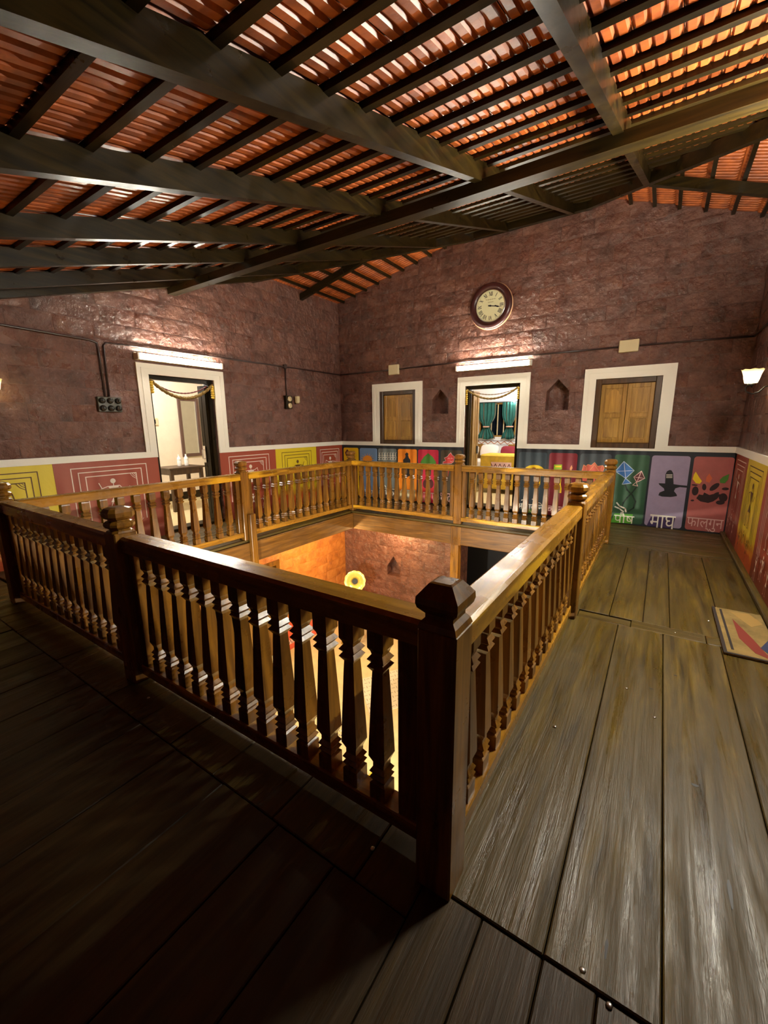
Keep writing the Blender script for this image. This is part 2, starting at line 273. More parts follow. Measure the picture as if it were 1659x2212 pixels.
ART = [('P',9,'kiteblue',[(-0.432,0.951),(-0.288,0.821),(-0.387,0.701),(-0.531,0.799)]),('L',9,'palewhite',[(-0.432,0.951),(-0.387,0.701)],0.008),('L',9,'palewhite',[(-0.531,0.799),(-0.288,0.821)],0.008),('L',9,'palewhite',[(-0.432,0.951),(-0.288,0.821),(-0.387,0.701),(-0.531,0.799),(-0.432,0.951)],0.008),('P',9,'kiteblue',[(-0.387,0.701),(-0.307,0.633),(-0.425,0.607)]),('L',9,'palewhite',[(-0.387,0.701),(-0.307,0.633),(-0.425,0.607),(-0.387,0.701)],0.008),('P',9,'maroon',[(-0.196,0.82),(-0.145,0.715),(-0.239,0.652),(-0.284,0.726)]),('L',9,'pinkwhite',[(-0.196,0.82),(-0.145,0.715),(-0.239,0.652),(-0.284,0.726),(-0.196,0.82)],0.009),('L',9,'pinkwhite',[(-0.196,0.82),(-0.239,0.652)],0.007),('L',9,'pinkwhite',[(-0.284,0.726),(-0.145,0.715)],0.007),('L',9,'pinkwhite',[(-0.247,0.652),(-0.222,0.596),(-0.287,0.607),(-0.247,0.652)],0.008),('L',9,'darkgreen',[(-0.383,0.604),(-0.351,0.529),(-0.277,0.457),(-0.227,0.365),(-0.242,0.266),(-0.304,0.21)],0.02),('L',9,'darkgreen',[(-0.232,0.586),(-0.281,0.496),(-0.34,0.413),(-0.382,0.331),(-0.394,0.27)],0.02),('P',9,'grass',[(-0.483,0.157),(-0.241,0.168),(-0.252,0.024),(-0.522,0.011)]),('T',9,'white','पौष',(-0.484,-0.219,0.022,0.1855)),('L',9,'white',[(-0.485,0.261),(-0.425,0.238),(-0.369,0.194)],0.02),('L',9,'white',[(-0.467,0.323),(-0.428,0.277),(-0.349,0.245),(-0.336,0.197)],0.02),('P',10,'black',[(0.112,0.831),(0.14,0.851),(0.163,0.847),(0.187,0.808),(0.209,0.654),(0.274,0.646),(0.371,0.642),(0.381,0.612),(0.285,0.617),(0.235,0.595),(0.225,0.554),(0.26,0.511),(0.267,0.487),(0.197,0.467),(0.09,0.465),(0.046,0.48),(0.056,0.522),(0.111,0.555),(0.1,0.586),(0.041,0.633),(0.031,0.655),(0.108,0.657),(0.099,0.785)]),('L',10,'white',[(0.111,0.782),(0.177,0.786)],0.009),('L',10,'white',[(0.113,0.762),(0.179,0.766)],0.009),('L',10,'white',[(0.115,0.742),(0.181,0.746)],0.009),('P',10,'indigo',[(-0.012,0.154),(0.281,0.176),(0.269,0.011),(-0.051,0.017)]),('T',10,'white','माघ',(-0.022,0.288,0.0,0.193)),('P',11,'splash',[(0.488,0.475),(0.513,0.532),(0.556,0.526),(0.566,0.563),(0.626,0.532),(0.679,0.554),(0.748,0.551),(0.717,0.49),(0.678,0.447),(0.625,0.421),(0.538,0.435)]),('P',11,'splash',[(0.502,0.571),(0.498,0.544),(0.487,0.523),(0.472,0.513),(0.455,0.515),(0.44,0.529),(0.43,0.553),(0.427,0.582),(0.432,0.609),(0.443,0.63),(0.458,0.64),(0.475,0.637),(0.489,0.623),(0.499,0.599)]),('P',11,'splash',[(0.581,0.639),(0.581,0.619),(0.576,0.602),(0.568,0.593),(0.557,0.592),(0.547,0.6),(0.538,0.615),(0.534,0.635),(0.534,0.655),(0.538,0.672),(0.547,0.681),(0.557,0.682),(0.568,0.674),(0.576,0.658)]),('P',11,'splash',[(0.713,0.696),(0.717,0.679),(0.711,0.656),(0.696,0.631),(0.676,0.609),(0.654,0.594),(0.634,0.59),(0.621,0.597),(0.618,0.614),(0.624,0.637),(0.639,0.662),(0.659,0.684),(0.681,0.699),(0.701,0.703)]),('P',11,'splash',[(0.823,0.632),(0.82,0.623),(0.811,0.616),(0.796,0.611),(0.78,0.61),(0.764,0.612),(0.753,0.618),(0.748,0.626),(0.751,0.635),(0.76,0.642),(0.775,0.647),(0.792,0.648),(0.807,0.646),(0.818,0.64)]),('P',11,'splash',[(0.823,0.513),(0.821,0.487),(0.811,0.466),(0.795,0.452),(0.774,0.451),(0.754,0.46),(0.739,0.48),(0.731,0.505),(0.733,0.532),(0.743,0.553),(0.76,0.566),(0.78,0.568),(0.8,0.558),(0.815,0.538)]),('P',11,'splash',[(0.802,0.445),(0.798,0.431),(0.787,0.42),(0.768,0.412),(0.747,0.41),(0.728,0.414),(0.713,0.423),(0.707,0.436),(0.71,0.449),(0.722,0.461),(0.74,0.468),(0.761,0.47),(0.781,0.466),(0.795,0.457)]),('P',11,'splash',[(0.469,0.443),(0.467,0.437),(0.462,0.432),(0.454,0.429),(0.446,0.428),(0.437,0.43),(0.431,0.434),(0.428,0.439),(0.43,0.445),(0.435,0.45),(0.443,0.453),(0.452,0.454),(0.46,0.452),(0.466,0.448)]),('P',11,'splash',[(0.483,0.656),(0.479,0.652),(0.47,0.649),(0.456,0.647),(0.441,0.648),(0.427,0.65),(0.417,0.654),(0.414,0.659),(0.417,0.664),(0.426,0.667),(0.44,0.669),(0.455,0.668),(0.469,0.665),(0.479,0.661)]),('P',11,'splash',[(0.726,0.575),(0.727,0.565),(0.722,0.551),(0.711,0.536),(0.696,0.523),(0.681,0.514),(0.669,0.512),(0.661,0.517),(0.66,0.528),(0.665,0.542),(0.676,0.557),(0.691,0.57),(0.705,0.578),(0.718,0.58)]),('P',11,'yellow',[(0.441,0.843),(0.485,0.771),(0.523,0.716),(0.503,0.679),(0.46,0.684),(0.417,0.74),(0.424,0.803)]),('P',11,'orangeflame',[(0.591,0.826),(0.629,0.762),(0.606,0.699),(0.565,0.719),(0.566,0.776)]),('P',11,'leafgreen',[(0.801,0.832),(0.797,0.755),(0.77,0.704),(0.722,0.706),(0.71,0.746),(0.739,0.789)]),('T',11,'pinkwhite','फाल्गुन',(0.42,0.821,0.0225,0.20350000000000001)),('P',6,'yellow',[(-1.882,0.761),(-1.846,0.805),(-1.792,0.833),(-1.722,0.844),(-1.652,0.839),(-1.597,0.816),(-1.552,0.773)]),('P',6,'brownspot',[(-1.69,0.79),(-1.693,0.783),(-1.701,0.777),(-1.714,0.773),(-1.728,0.773),(-1.742,0.775),(-1.751,0.78),(-1.755,0.787),(-1.752,0.794),(-1.743,0.799),(-1.73,0.803),(-1.716,0.804),(-1.703,0.801),(-1.693,0.796)]),('P',6,'yellow',[(-1.863,0.68),(-1.819,0.682),(-1.812,0.552),(-1.827,0.5),(-1.844,0.55)]),('P',6,'yellow',[(-1.632,0.687),(-1.61,0.688),(-1.605,0.521),(-1.63,0.494),(-1.654,0.529),(-1.635,0.575)]),('P',6,'white',[(-1.636,0.653),(-1.639,0.646),(-1.649,0.639),(-1.663,0.635),(-1.68,0.634),(-1.694,0.637),(-1.705,0.642),(-1.709,0.649),(-1.706,0.656),(-1.696,0.663),(-1.682,0.667),(-1.665,0.668),(-1.65,0.665),(-1.64,0.66)]),('P',6,'grass',[(-1.882,0.083),(-1.616,0.099),(-1.612,0.036),(-1.879,0.025)]),('T',6,'white','आश्विन',(-1.978,-1.528,0.0335,0.224)),('L',6,'white',[(-1.891,0.235),(-1.836,0.257),(-1.819,0.311),(-1.829,0.331)],0.02),('L',6,'white',[(-1.714,0.268),(-1.668,0.238),(-1.622,0.202)],0.02),('P',7,'lime',[(-1.41,0.862),(-1.288,0.868),(-1.285,0.79),(-1.409,0.784)]),('P',7,'yellow',[(-1.391,0.844),(-1.299,0.848),(-1.298,0.824),(-1.389,0.82)]),('P',7,'lime',[(-1.376,0.674),(-1.287,0.679),(-1.289,0.635),(-1.316,0.584),(-1.303,0.409),(-1.358,0.411),(-1.356,0.494),(-1.377,0.536)]),('P',7,'yellow',[(-1.312,0.628),(-1.284,0.63),(-1.286,0.554),(-1.267,0.478),(-1.267,0.408),(-1.293,0.408),(-1.292,0.498),(-1.315,0.573)]),('P',7,'grass2',[(-1.094,0.523),(-1.098,0.507),(-1.113,0.493),(-1.134,0.485),(-1.159,0.483),(-1.182,0.488),(-1.199,0.5),(-1.205,0.515),(-1.201,0.532),(-1.186,0.546),(-1.165,0.554),(-1.14,0.556),(-1.117,0.551),(-1.101,0.539)]),('P',7,'peach',[(-1.147,0.655),(-1.129,0.607),(-1.153,0.56),(-1.175,0.594),(-1.163,0.627)]),('P',7,'peach',[(-1.143,0.868),(-1.128,0.821),(-1.146,0.778),(-1.171,0.798),(-1.161,0.836)]),('T',7,'pinkwhite','कातिक',(-1.467,-1.06,0.069,0.2355)),('P',8,'coral',[(-0.993,0.77),(-0.972,0.876),(-0.938,0.859),(-0.913,0.886),(-0.865,0.873),(-0.822,0.92),(-0.776,0.863),(-0.706,0.88),(-0.683,0.84),(-0.702,0.777)]),('L',8,'peach',[(-0.893,0.775),(-0.822,0.887),(-0.748,0.782)],0.01),('L',8,'peach',[(-0.972,0.876),(-0.926,0.836),(-0.93,0.773)],0.008),('L',8,'peach',[(-0.706,0.88),(-0.729,0.829),(-0.716,0.784)],0.008),('L',8,'peach',[(-0.993,0.77),(-0.972,0.876),(-0.938,0.859),(-0.913,0.886),(-0.865,0.873),(-0.822,0.92),(-0.776,0.863),(-0.706,0.88),(-0.683,0.84),(-0.702,0.777)],0.008),('P',8,'coral',[(-1.003,0.69),(-0.782,0.692),(-0.804,0.618),(-0.966,0.623)]),('T',8,'pinkwhite','मागशीष',(-0.926,-0.562,0.10400000000000001,0.2635)),('P',0,'maroon',[(-5.667,1.016),(-5.607,0.968),(-5.602,0.912),(-5.63,0.882),(-5.693,0.873),(-5.726,0.941)]),('L',0,'maroon',[(-5.63,0.887),(-5.581,0.799),(-5.627,0.683)],0.012),('T',0,'white','चैत',(-5.705,-5.433,0.038,0.2395)),('P',1,'sun',[(-5.008,0.816),(-5.021,0.777),(-5.055,0.745),(-5.104,0.726),(-5.158,0.724),(-5.206,0.739),(-5.24,0.769),(-5.251,0.807),(-5.238,0.846),(-5.203,0.878),(-5.154,0.897),(-5.1,0.899),(-5.052,0.883),(-5.02,0.854)]),('L',1,'sun',[(-5.259,0.807),(-5.295,0.806)],0.012),('L',1,'sun',[(-5.248,0.844),(-5.281,0.853)],0.012),('L',1,'sun',[(-5.219,0.876),(-5.244,0.893)],0.012),('L',1,'sun',[(-5.176,0.898),(-5.189,0.921)],0.012),('L',1,'sun',[(-5.127,0.906),(-5.126,0.932)],0.012),('L',1,'sun',[(-5.078,0.901),(-5.064,0.924)],0.012),('L',1,'sun',[(-5.037,0.881),(-5.012,0.9)],0.012),('L',1,'sun',[(-5.01,0.852),(-4.978,0.862)],0.012),('L',1,'sun',[(-5.001,0.816),(-4.966,0.817)],0.012),('T',1,'white','वैशाख',(-5.312,-4.907,0.034999999999999996,0.22599999999999998)),('L',2,'white',[(-4.835,0.964),(-4.813,0.919),(-4.836,0.872),(-4.811,0.823)],0.008),('L',2,'white',[(-4.801,0.973),(-4.828,0.918),(-4.799,0.87),(-4.829,0.817)],0.008),('L',2,'white',[(-4.768,0.966),(-4.746,0.921),(-4.769,0.874),(-4.743,0.825)],0.008),('L',2,'white',[(-4.734,0.975),(-4.761,0.92),(-4.732,0.872),(-4.762,0.82)],0.008),('L',2,'white',[(-4.701,0.968),(-4.679,0.923),(-4.702,0.876),(-4.677,0.828)],0.008),('L',2,'white',[(-4.668,0.976),(-4.694,0.922),(-4.665,0.874),(-4.695,0.822)],0.008),('L',2,'white',[(-4.635,0.97),(-4.613,0.924),(-4.636,0.878),(-4.61,0.83)],0.008),('L',2,'white',[(-4.602,0.978),(-4.628,0.924),(-4.599,0.876),(-4.629,0.825)],0.008),('L',2,'white',[(-4.569,0.971),(-4.548,0.926),(-4.57,0.88),(-4.545,0.832)],0.008),('L',2,'white',[(-4.536,0.98),(-4.562,0.926),(-4.534,0.878),(-4.563,0.827)],0.008),('L',2,'white',[(-4.504,0.973),(-4.483,0.928),(-4.505,0.882),(-4.48,0.834)],0.008),('L',2,'white',[(-4.472,0.981),(-4.497,0.928),(-4.469,0.88),(-4.498,0.829)],0.008),('L',2,'white',[(-4.439,0.975),(-4.418,0.93),(-4.44,0.884),(-4.415,0.837)],0.008),('L',2,'white',[(-4.407,0.983),(-4.433,0.93),(-4.404,0.882),(-4.433,0.832)],0.008),('L',2,'white',[(-4.845,0.91),(-4.424,0.918)],0.006),('L',2,'white',[(-4.846,0.863),(-4.424,0.873)],0.006),('L',2,'white',[(-4.846,0.822),(-4.424,0.832)],0.006),('T',2,'white','जेठ',(-4.829,-4.448,0.0905,0.304)),('P',3,'black',[(-4.17,0.989),(-4.13,0.961),(-4.138,0.931),(-4.121,0.88),(-4.087,0.844),(-4.086,0.538),(-4.146,0.505),(-4.269,0.452),(-4.269,0.574),(-4.242,0.605),(-4.254,0.838),(-4.207,0.877),(-4.195,0.914),(-4.208,0.951)]),('P',3,'cream',[(-4.331,0.217),(-3.964,0.23),(-3.98,0.039),(-4.332,0.03)]),('T',3,'white','आषाढ',(-4.319,-3.973,0.0315,0.247)),('P',4,'leafgreen',[(-3.697,0.983),(-3.6,0.918),(-3.527,0.821),(-3.525,0.7),(-3.858,0.684),(-3.859,0.816),(-3.786,0.913)]),('P',4,'maroon',[(-3.569,0.4),(-3.58,0.352),(-3.612,0.311),(-3.658,0.286),(-3.711,0.282),(-3.759,0.3),(-3.793,0.336),(-3.805,0.384),(-3.794,0.433),(-3.761,0.474),(-3.714,0.498),(-3.662,0.501),(-3.614,0.483),(-3.581,0.447)]),('P',4,'red2',[(-3.821,0.301),(-3.55,0.321),(-3.549,0.247),(-3.82,0.226)]),('T',4,'pinkwhite','शावण',(-3.862,-3.485,0.044,0.22999999999999998)),('P',5,'red',[(-3.229,1.006),(-3.2,0.966),(-3.155,0.937),(-3.164,0.842),(-3.209,0.81),(-3.385,0.798),(-3.378,0.834),(-3.324,0.853),(-3.356,0.905),(-3.288,0.935),(-3.266,0.971)]),('L',5,'pinkwhite',[(-3.229,1.006),(-3.2,0.966),(-3.155,0.937),(-3.164,0.842),(-3.209,0.81),(-3.385,0.798),(-3.378,0.834),(-3.324,0.853),(-3.356,0.905),(-3.288,0.935),(-3.266,0.971),(-3.229,1.006)],0.008),('L',5,'pinkwhite',[(-3.287,0.893),(-3.264,0.908),(-3.244,0.892)],0.007),('L',5,'pinkwhite',[(-3.226,0.895),(-3.204,0.91),(-3.187,0.894)],0.007),('L',5,'pinkwhite',[(-3.24,0.853),(-3.209,0.84),(-3.18,0.858)],0.007),('L',5,'red',[(-3.277,0.782),(-3.266,0.669),(-3.279,0.569)],0.02),('T',5,'pinkwhite','भादपद',(-3.428,-3.027,0.041499999999999995,0.247))]
# ================================================================== THE SHELL
mapL = lambda u, z, d: (XL - d, u, z)
mapB = lambda u, z, d: (u, YB + d, z)
mapR = lambda u, z, d: (XR + d, u, z)
def cell(mb, mp, ring, d0, d1):
    a = [mp(u, z, d0) for u, z in ring]; b = [mp(u, z, d1) for u, z in ring]
    n = len(ring); mb.add(a + b, [tuple(range(n - 1, -1, -1)), tuple(range(n, 2 * n))] + [(i, (i + 1) % n, n + (i + 1) % n, n + i) for i in range(n)])
def wall(name, mp, u0, u1, z0, topf, th, holes, brk, mat, niches=()):
    mb = MB(); us = sorted({u0, u1, *brk} | {h[0] for h in holes} | {h[1] for h in holes} | {n[0] for n in niches} | {n[1] for n in niches} | {(n[0] + n[1]) / 2 for n in niches})
    zs = sorted({z0} | {h[2] for h in holes} | {h[3] for h in holes} | {n[2] for n in niches} | {n[4] for n in niches})
    us = [u for u in us if u0 <= u <= u1]; zs = [z for z in zs if z >= z0]
    for a, b in zip(us, us[1:]):
        uc = (a + b) / 2
        for k, z in enumerate(zs):
            last = k == len(zs) - 1
            zc = z + .001 if last else (z + zs[k + 1]) / 2
            if any(h[0] < uc < h[1] and h[2] < zc < h[3] for h in holes): continue
            top = (topf(a), topf(b)) if last else (zs[k + 1], zs[k + 1])
            if any(n[0] < uc < n[1] and n[2] < zc < n[4] for n in niches):
                n = [n for n in niches if n[0] < uc < n[1] and n[2] < zc < n[4]][0]
                cell(mb, mp, [(a, z), (b, z), (b, top[1]), (a, top[0])], .2, th)
                cu = (n[0] + n[1]) / 2
                tri = [(n[0], n[3]), (cu, n[4]), (n[0], n[4])] if uc < cu else [(n[1], n[3]), (n[1], n[4]), (cu, n[4])]
                if abs(z - max(z_ for z_ in zs if z_ < n[4])) < 1e-6: cell(mb, mp, tri, 0, .2)
                continue
            cell(mb, mp, [(a, z), (b, z), (b, top[1]), (a, top[0])], 0, th)
    o = mb.obj(name, mat); return struct(o)
DL = (3.094, 4.077, 0.0, 2.207)           # left doorway  (y0, y1, z0, z1)
DB = (-2.978, -2.019, 0.0, 2.173)         # back doorway  (x0, x1, z0, z1)
WB1 = (-4.812, -3.98, 1.146, 2.172)
WB2 = (-0.903, -0.07, 1.146, 2.149)
NI = [(-3.637, -3.307, 1.71, 1.975, 2.147), (-1.605, -1.27, 1.72, 2.01, 2.19)]
YHL = (T2(XL) - T1(0)) / S1
wall_left = wall('wall_left', mapL, -1.6, 7.5, 0.0, lambda u: min(T1(u), T2(XL)) + .02, .25, [DL], [YHL], M['mortar'])
XA, XB_ = -2.88, -1.17
wall_back = wall('wall_back', mapB, XL - .4, XR + .4, 0.0, lambda u: roof(u, YB) + .02, .3, [DB, WB1, WB2], [XA, XB_, -2.9, -1.2], M['mortar'], NI)
wall_right = wall('wall_right', mapR, -1.6, 7.5, 0.0, lambda u: min(T1(u), T3(XR)) + .02, .4, [], [(T3(XR) - T1(0)) / S1], M['mortar'])
wall_front = struct(MB().box(XL - .4, XR + .4, -2.0, -1.6, ZF2, 2.3).obj('wall_front', M['mortar']))
# hall below: its own walls under the gallery
DH = (3.6, 5.15, ZF2, -0.95)
wall_hl = wall('wall_hall_left', mapL, -1.6, 7.5, ZF2, lambda u: -.001, .4, [DH], [], M['stone2'])
wall_hb = wall('wall_hall_back', mapB, XL, XR + .4, ZF2, lambda u: -.001, .4, [(-3.0, -1.2, ZF2, -.5)], [], M['mortar'], [(-4.66, -4.34, -1.655, -1.45, -1.215)])
wall_hr = wall('wall_hall_right', mapR, -1.6, 7.5, ZF2, lambda u: -.001, .4, [], [], M['stone2'])
floor_hall = struct(MB().box(XL - .4, XR + .4, -1.6, 9.4, ZF2 - .1, ZF2).obj('floor_hall', M['hallfloor']))
rec = struct(MB().box(-4.4, -.6, 9.0, 9.1, ZF2, -.3).box(-4.5, -4.4, 7.54, 9.1, ZF2, -.3).box(-.6, -.5, 7.54, 9.1, ZF2, -.3).box(-4.5, -.5, 7.54, 9.1, -.34, -.3).obj('wall_hall_recess', M['black']))  # walls coloured black for the darkness of the unlit room beyond
# unlit passage behind the left hall doorway, its darkness put in as black walls
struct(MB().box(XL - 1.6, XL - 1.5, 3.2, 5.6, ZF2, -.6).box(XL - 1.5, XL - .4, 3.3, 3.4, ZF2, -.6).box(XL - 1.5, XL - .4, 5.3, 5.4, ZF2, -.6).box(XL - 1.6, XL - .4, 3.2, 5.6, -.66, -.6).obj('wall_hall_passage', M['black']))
# ---- laterite blocks
def block_mesh(k):
    q = random.Random(100 + k); nx, nz = 5, 4; V, F = [], []
    for j in range(nz):
        for i in range(nx):
            u = -.5 + i / (nx - 1); w = -.5 + j / (nz - 1); edge = i in (0, nx - 1) or j in (0, nz - 1)
            ju, jw = (q.uniform(-.035, .035), q.uniform(-.05, .05))
            V.append((u * (.982 if edge else 1) + ju * (.35 if edge else 1), (-.6 if edge else -1) + q.uniform(-.45, .35), w * (.965 if edge else 1) + jw * (.3 if edge else 1)))
    for j in range(nz - 1):
        for i in range(nx - 1):
            a = j * nx + i; F.append((a, a + 1, a + nx + 1, a + nx))
    rim = [i for i in range(nx)] + [j * nx + nx - 1 for j in range(1, nz)] + [(nz - 1) * nx + i for i in range(nx - 2, -1, -1)] + [j * nx for j in range(nz - 2, 0, -1)]
    o = len(V)
    for r in rim: V.append((V[r][0] * 1.02, .4, V[r][2] * 1.03))
    for i in range(len(rim)):
        j = (i + 1) % len(rim); F.append((rim[j], rim[i], o + i, o + j))
    me = bpy.data.meshes.new('laterite_block'); me.from_pydata(V, [], F); me.polygons.foreach_set('use_smooth', [True] * len(F)); me.update(); return me
BM = [block_mesh(k) for k in range(14)]
def colour_set(mat):
    out = []
    for b in BM:
        c = b.copy(); c.materials.append(mat); out.append(c)
    return out
BM1, BM2 = colour_set(M['stone']), colour_set(M['stone2'])
def blocks(parent, mp, rot, u0, u1, z0, zmax, topf, holes, meshes, ch=.197, seed=1, lim=300):
    q = random.Random(seed); n = 0; z = z0; row = 0
    while z < zmax:
        z1 = z + ch; u = u0 - (q.uniform(0, .2) if row % 2 else q.uniform(.15, .35)); row += 1
        while u < u1:
            w = q.uniform(.33, .46); a, b = max(u, u0), min(u + w, u1); u += w
            if b - a < .08: continue
            segs = [(a, b)]
            for h in holes:
                if h[3] <= z + .02 or h[2] >= z1 - .02: continue
                segs = [s for a_, b_ in segs for s in ((a_, min(b_, h[0])), (max(a_, h[1]), b_)) if s[1] - s[0] > .03]
            for a_, b_ in segs:
                if b_ - a_ < .07: continue
                zz0, zz1 = z, min(z1, min(topf(a_), topf(b_)) - .012)
                if zz1 - zz0 < .05 or n >= lim: continue
                for h in holes:
                    if a_ < h[1] - .001 and b_ > h[0] + .001:
                        if zz0 < h[3] < zz1 and h[3] - z <= .021: zz0 = h[3]
                        if zz0 < h[2] < zz1 and z1 - h[2] <= .021: zz1 = h[2]
                me = q.choice(meshes); c = mp((a_ + b_) / 2, (zz0 + zz1) / 2, 0)
                pr = q.uniform(.004, .013)
                mt = Matrix.Translation(c) @ Matrix.Rotation(rot, 4, 'Z') @ Matrix.Diagonal((b_ - a_ - .006, pr, zz1 - zz0 - .006, 1))
                inst(me, 'laterite_block', mt, parent); n += 1
        z = z1
    return n
surL = (2.943, 4.249, -1, 2.344)
blocks(wall_left, mapL, PI / 2, -.9, YB, 1.19, 4.0, lambda u: min(T1(u), T2(XL)), [surL], BM1, seed=3)
surB = [(-3.122, -1.865, -1, 2.325), (-4.974, -3.837, -1, 2.318), (-1.062, .082, -1, 2.302)] + [(n[0] - .004, n[1] + .004, n[2] - .004, n[4]) for n in NI]
blocks(wall_back, mapB, 0, XL, XR, 1.19, 4.7, lambda u: roof(u, YB), surB, BM1, seed=5)
blocks(wall_right, mapR, -PI / 2, 3.4, YB, 1.19, 4.0, lambda u: min(T1(u), T3(XR)), [], BM1, seed=8)
blocks(wall_hl, mapL, PI / 2, 5.2, YB, -2.2, -.32, lambda u: -.3, [], BM2, seed=9)
blocks(wall_hb, mapB, 0, XL, -3.05, -2.2, -.32, lambda u: -.3, [(-4.68, -4.32, -1.66, -1.215)], BM1, seed=10)
# ================================================================== FLOOR OF THE GALLERY
VX0, VX1, VY0, VY1 = -4.53, -0.56, 1.19, 5.82
fl = MB().box(XL, XR, -1.6, VY0 - .02, -.26, -.035).box(XL, XR, VY1 + .02, YB, -.26, -.035).box(XL, VX0 - .02, VY0 - .02, VY1 + .02, -.26, -.035).box(VX1 + .02, XR, VY0 - .02, VY1 + .02, -.26, -.035)
floor = struct(fl.obj('floor', M['dark_x']))
q = random.Random(21)
def board(x0, x1, y0, y1, ax, zt=0.0, mat=None):
    g = .0020; z = zt + q.uniform(-.0025, .0025); x0 += g; x1 -= g; y0 += g; y1 -= g
    o = MB().bbox(x0, x1, y0, y1, -.034, z, .004).obj('floorboard', M[mat or 'board_' + ax], floor)
def board_run(edges, s0, s1, ax, joints=(), mat=None):
    for a, b in zip(edges, edges[1:]):
        cuts = [s0] + [j for j in sorted(joints) if s0 < j < s1] + [s1]
        if joints: cuts = [s0] + sorted(j + q.uniform(-.25, .25) for j in q.sample(list(joints), min(len(joints), 2))) + [s1]
        for c0, c1 in zip(cuts, cuts[1:]):
            board(a, b, c0, c1, ax, mat=mat) if ax in 'y' else board(c0, c1, a, b, 'x')
board_run([-.555, -.13, .156, .484, XR], 1.005, 3.42, 'y')
board(-.42, -.05, 3.42, 3.535, 'x'); board(-.05, .41, 3.42, 3.56, 'x'); board(.41, XR, 3.42, 3.56, 'x')
board_run([-.555, -.205, .025, .2, .52, XR], 3.56, 5.76, 'y')
board(-.555, -.42, 3.42, 3.56, 'x')
board_run([5.83, 6.16, 6.45, 6.8, YB], XL, XR, 'x', [-4.2, -2.6, -1.1])
board(-.555, .04, 5.76, 5.83, 'x'); board(.04, XR, 5.76, 5.83, 'x')
ex = [XR, .62, .33, .01, -.13, -.31, -.51, -.715, -.93, -1.12, -1.33, -1.56, -1.84, -2.02, -2.24, -2.45, -2.7, -2.95, -3.2, -3.42, -3.7, -3.95, -4.2, -4.45, -4.72, -5.0, -5.3, -5.55, XL][::-1]
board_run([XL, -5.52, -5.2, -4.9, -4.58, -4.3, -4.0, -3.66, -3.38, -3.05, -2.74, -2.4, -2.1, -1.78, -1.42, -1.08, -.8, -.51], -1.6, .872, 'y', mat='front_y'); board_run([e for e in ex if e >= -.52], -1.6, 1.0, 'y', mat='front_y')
ex2 = [-.51, -.715, -1.12, -1.50, -1.84, -2.13, -2.5, -2.88, -3.2, -3.6, -3.95, -4.35, -4.72, -5.1, -5.45, XL][::-1]
for a, b in zip(ex2, ex2[1:]): board(a, b, .872, 1.18, 'y')  # paler boards paint in the strip of light along the bottom rail
board_run([XL, -5.5, -5.18, -4.9, -4.56], 1.2, 5.8, 'y')
# heavy beams round the opening, their faces seen from inside it
for nm, (x0, x1, y0, y1, ax) in dict(a=(VX0 - .0, VX0 + .015, VY0 - .02, VY1 + .015, 'y'), b=(VX0, VX1, VY1 - .015, VY1, 'x'), c=(VX1 - .015, VX1, VY0, VY1, 'y'), d=(VX0, VX1, VY0, VY0 + .015, 'x')).items():
    x0_, x1_ = (x0 - .17, x1) if nm == 'a' else ((x0, x1 + .0) if nm in 'bd' else (x0, x1 + .17))
    y0_, y1_ = (y0, y1 + .17) if nm == 'b' else ((y0 - .15, y1) if nm == 'd' else (y0, y1))
    if nm == 'a': x0_, x1_, y0_, y1_ = -4.70, VX0, 1.04, 5.97
    if nm == 'b': x0_, x1_, y0_, y1_ = VX0, VX1, VY1, 5.97
    if nm == 'c': x0_, x1_, y0_, y1_ = VX1, -.42, 1.04, 5.97
    if nm == 'd': x0_, x1_, y0_, y1_ = VX0, VX1, 1.04, VY0
    MB().bbox(x0_, x1_, y0_, y1_, -.325, -.036, .008).obj('edge_beam', M['beam_' + ax], floor)
for a, b, c, d in ((-2.6, -2.44, VY1 - .012, VY1 + .01), (-2.68, -2.52, VY0 - .01, VY0 + .012)): MB().bbox(a, b, c, d, -.33, -.036, .004).obj('beam_block', M['rail_z'], floor)
# columns of the hall under the gallery beams
def column(x, y, lab):
    t = thing('wooden_post', (x, y, ZF2), lab, 'post', 'hall posts under the gallery')
    MB().bbox(x - .065, x + .065, y - .065, y + .065, ZF2 + .06, -.33, .008).obj('shaft', M['rail_z'], t)
    MB().bbox(x - .1, x + .1, y - .1, y + .1, ZF2, ZF2 + .06, .008).obj('base', M['mortar'], t)
column(-2.55, 5.90, 'square wooden hall post under the middle of the rear gallery beam')
column(-4.60, 3.50, 'square wooden hall post under the middle of the left gallery beam')
# skirting ledge along the right wall
struct(MB().bbox(.80, XR, 1.0, YB, 0.0, .045, .008).obj('baseboard_right', M['board_y']))
# ================================================================== ROOF
rd = MB()
def deck(pts, dz): rd.prism([(x, y, z + dz) for x, y, z in pts], (0, 0, .03))
hlx = lambda x: (T2(x) - T1(0)) / S1
hrx = lambda x: (T3(x) - T1(0)) / S1
xa = XL - .4; yb = YB + .5
xm0 = (T1(yb) - T2(0)) / .225; xm1 = XR - (T1(yb) - 3.89) / .36
deck([(xa, -2.0, T1(-2.0)), (XR + .4, -2.0, T1(-2.0)), (XR + .4, hrx(XR + .4), T3(XR + .4)), (xm1, yb, T3(xm1)), (xm0, yb, T2(xm0)), (xa, hlx(xa), T2(xa))], .10)
deck([(xa, hlx(xa), T2(xa)), (xm0, yb, T2(xm0)), (xa, yb, T2(xa))], .10)
deck([(XR + .4, hrx(XR + .4), T3(XR + .4)), (XR + .4, yb, T3(XR + .4)), (xm1, yb, T3(xm1))], .10)
ceiling = struct(rd.obj('ceiling', M['black']))  # black sheathing added above the tiles to block light leaks
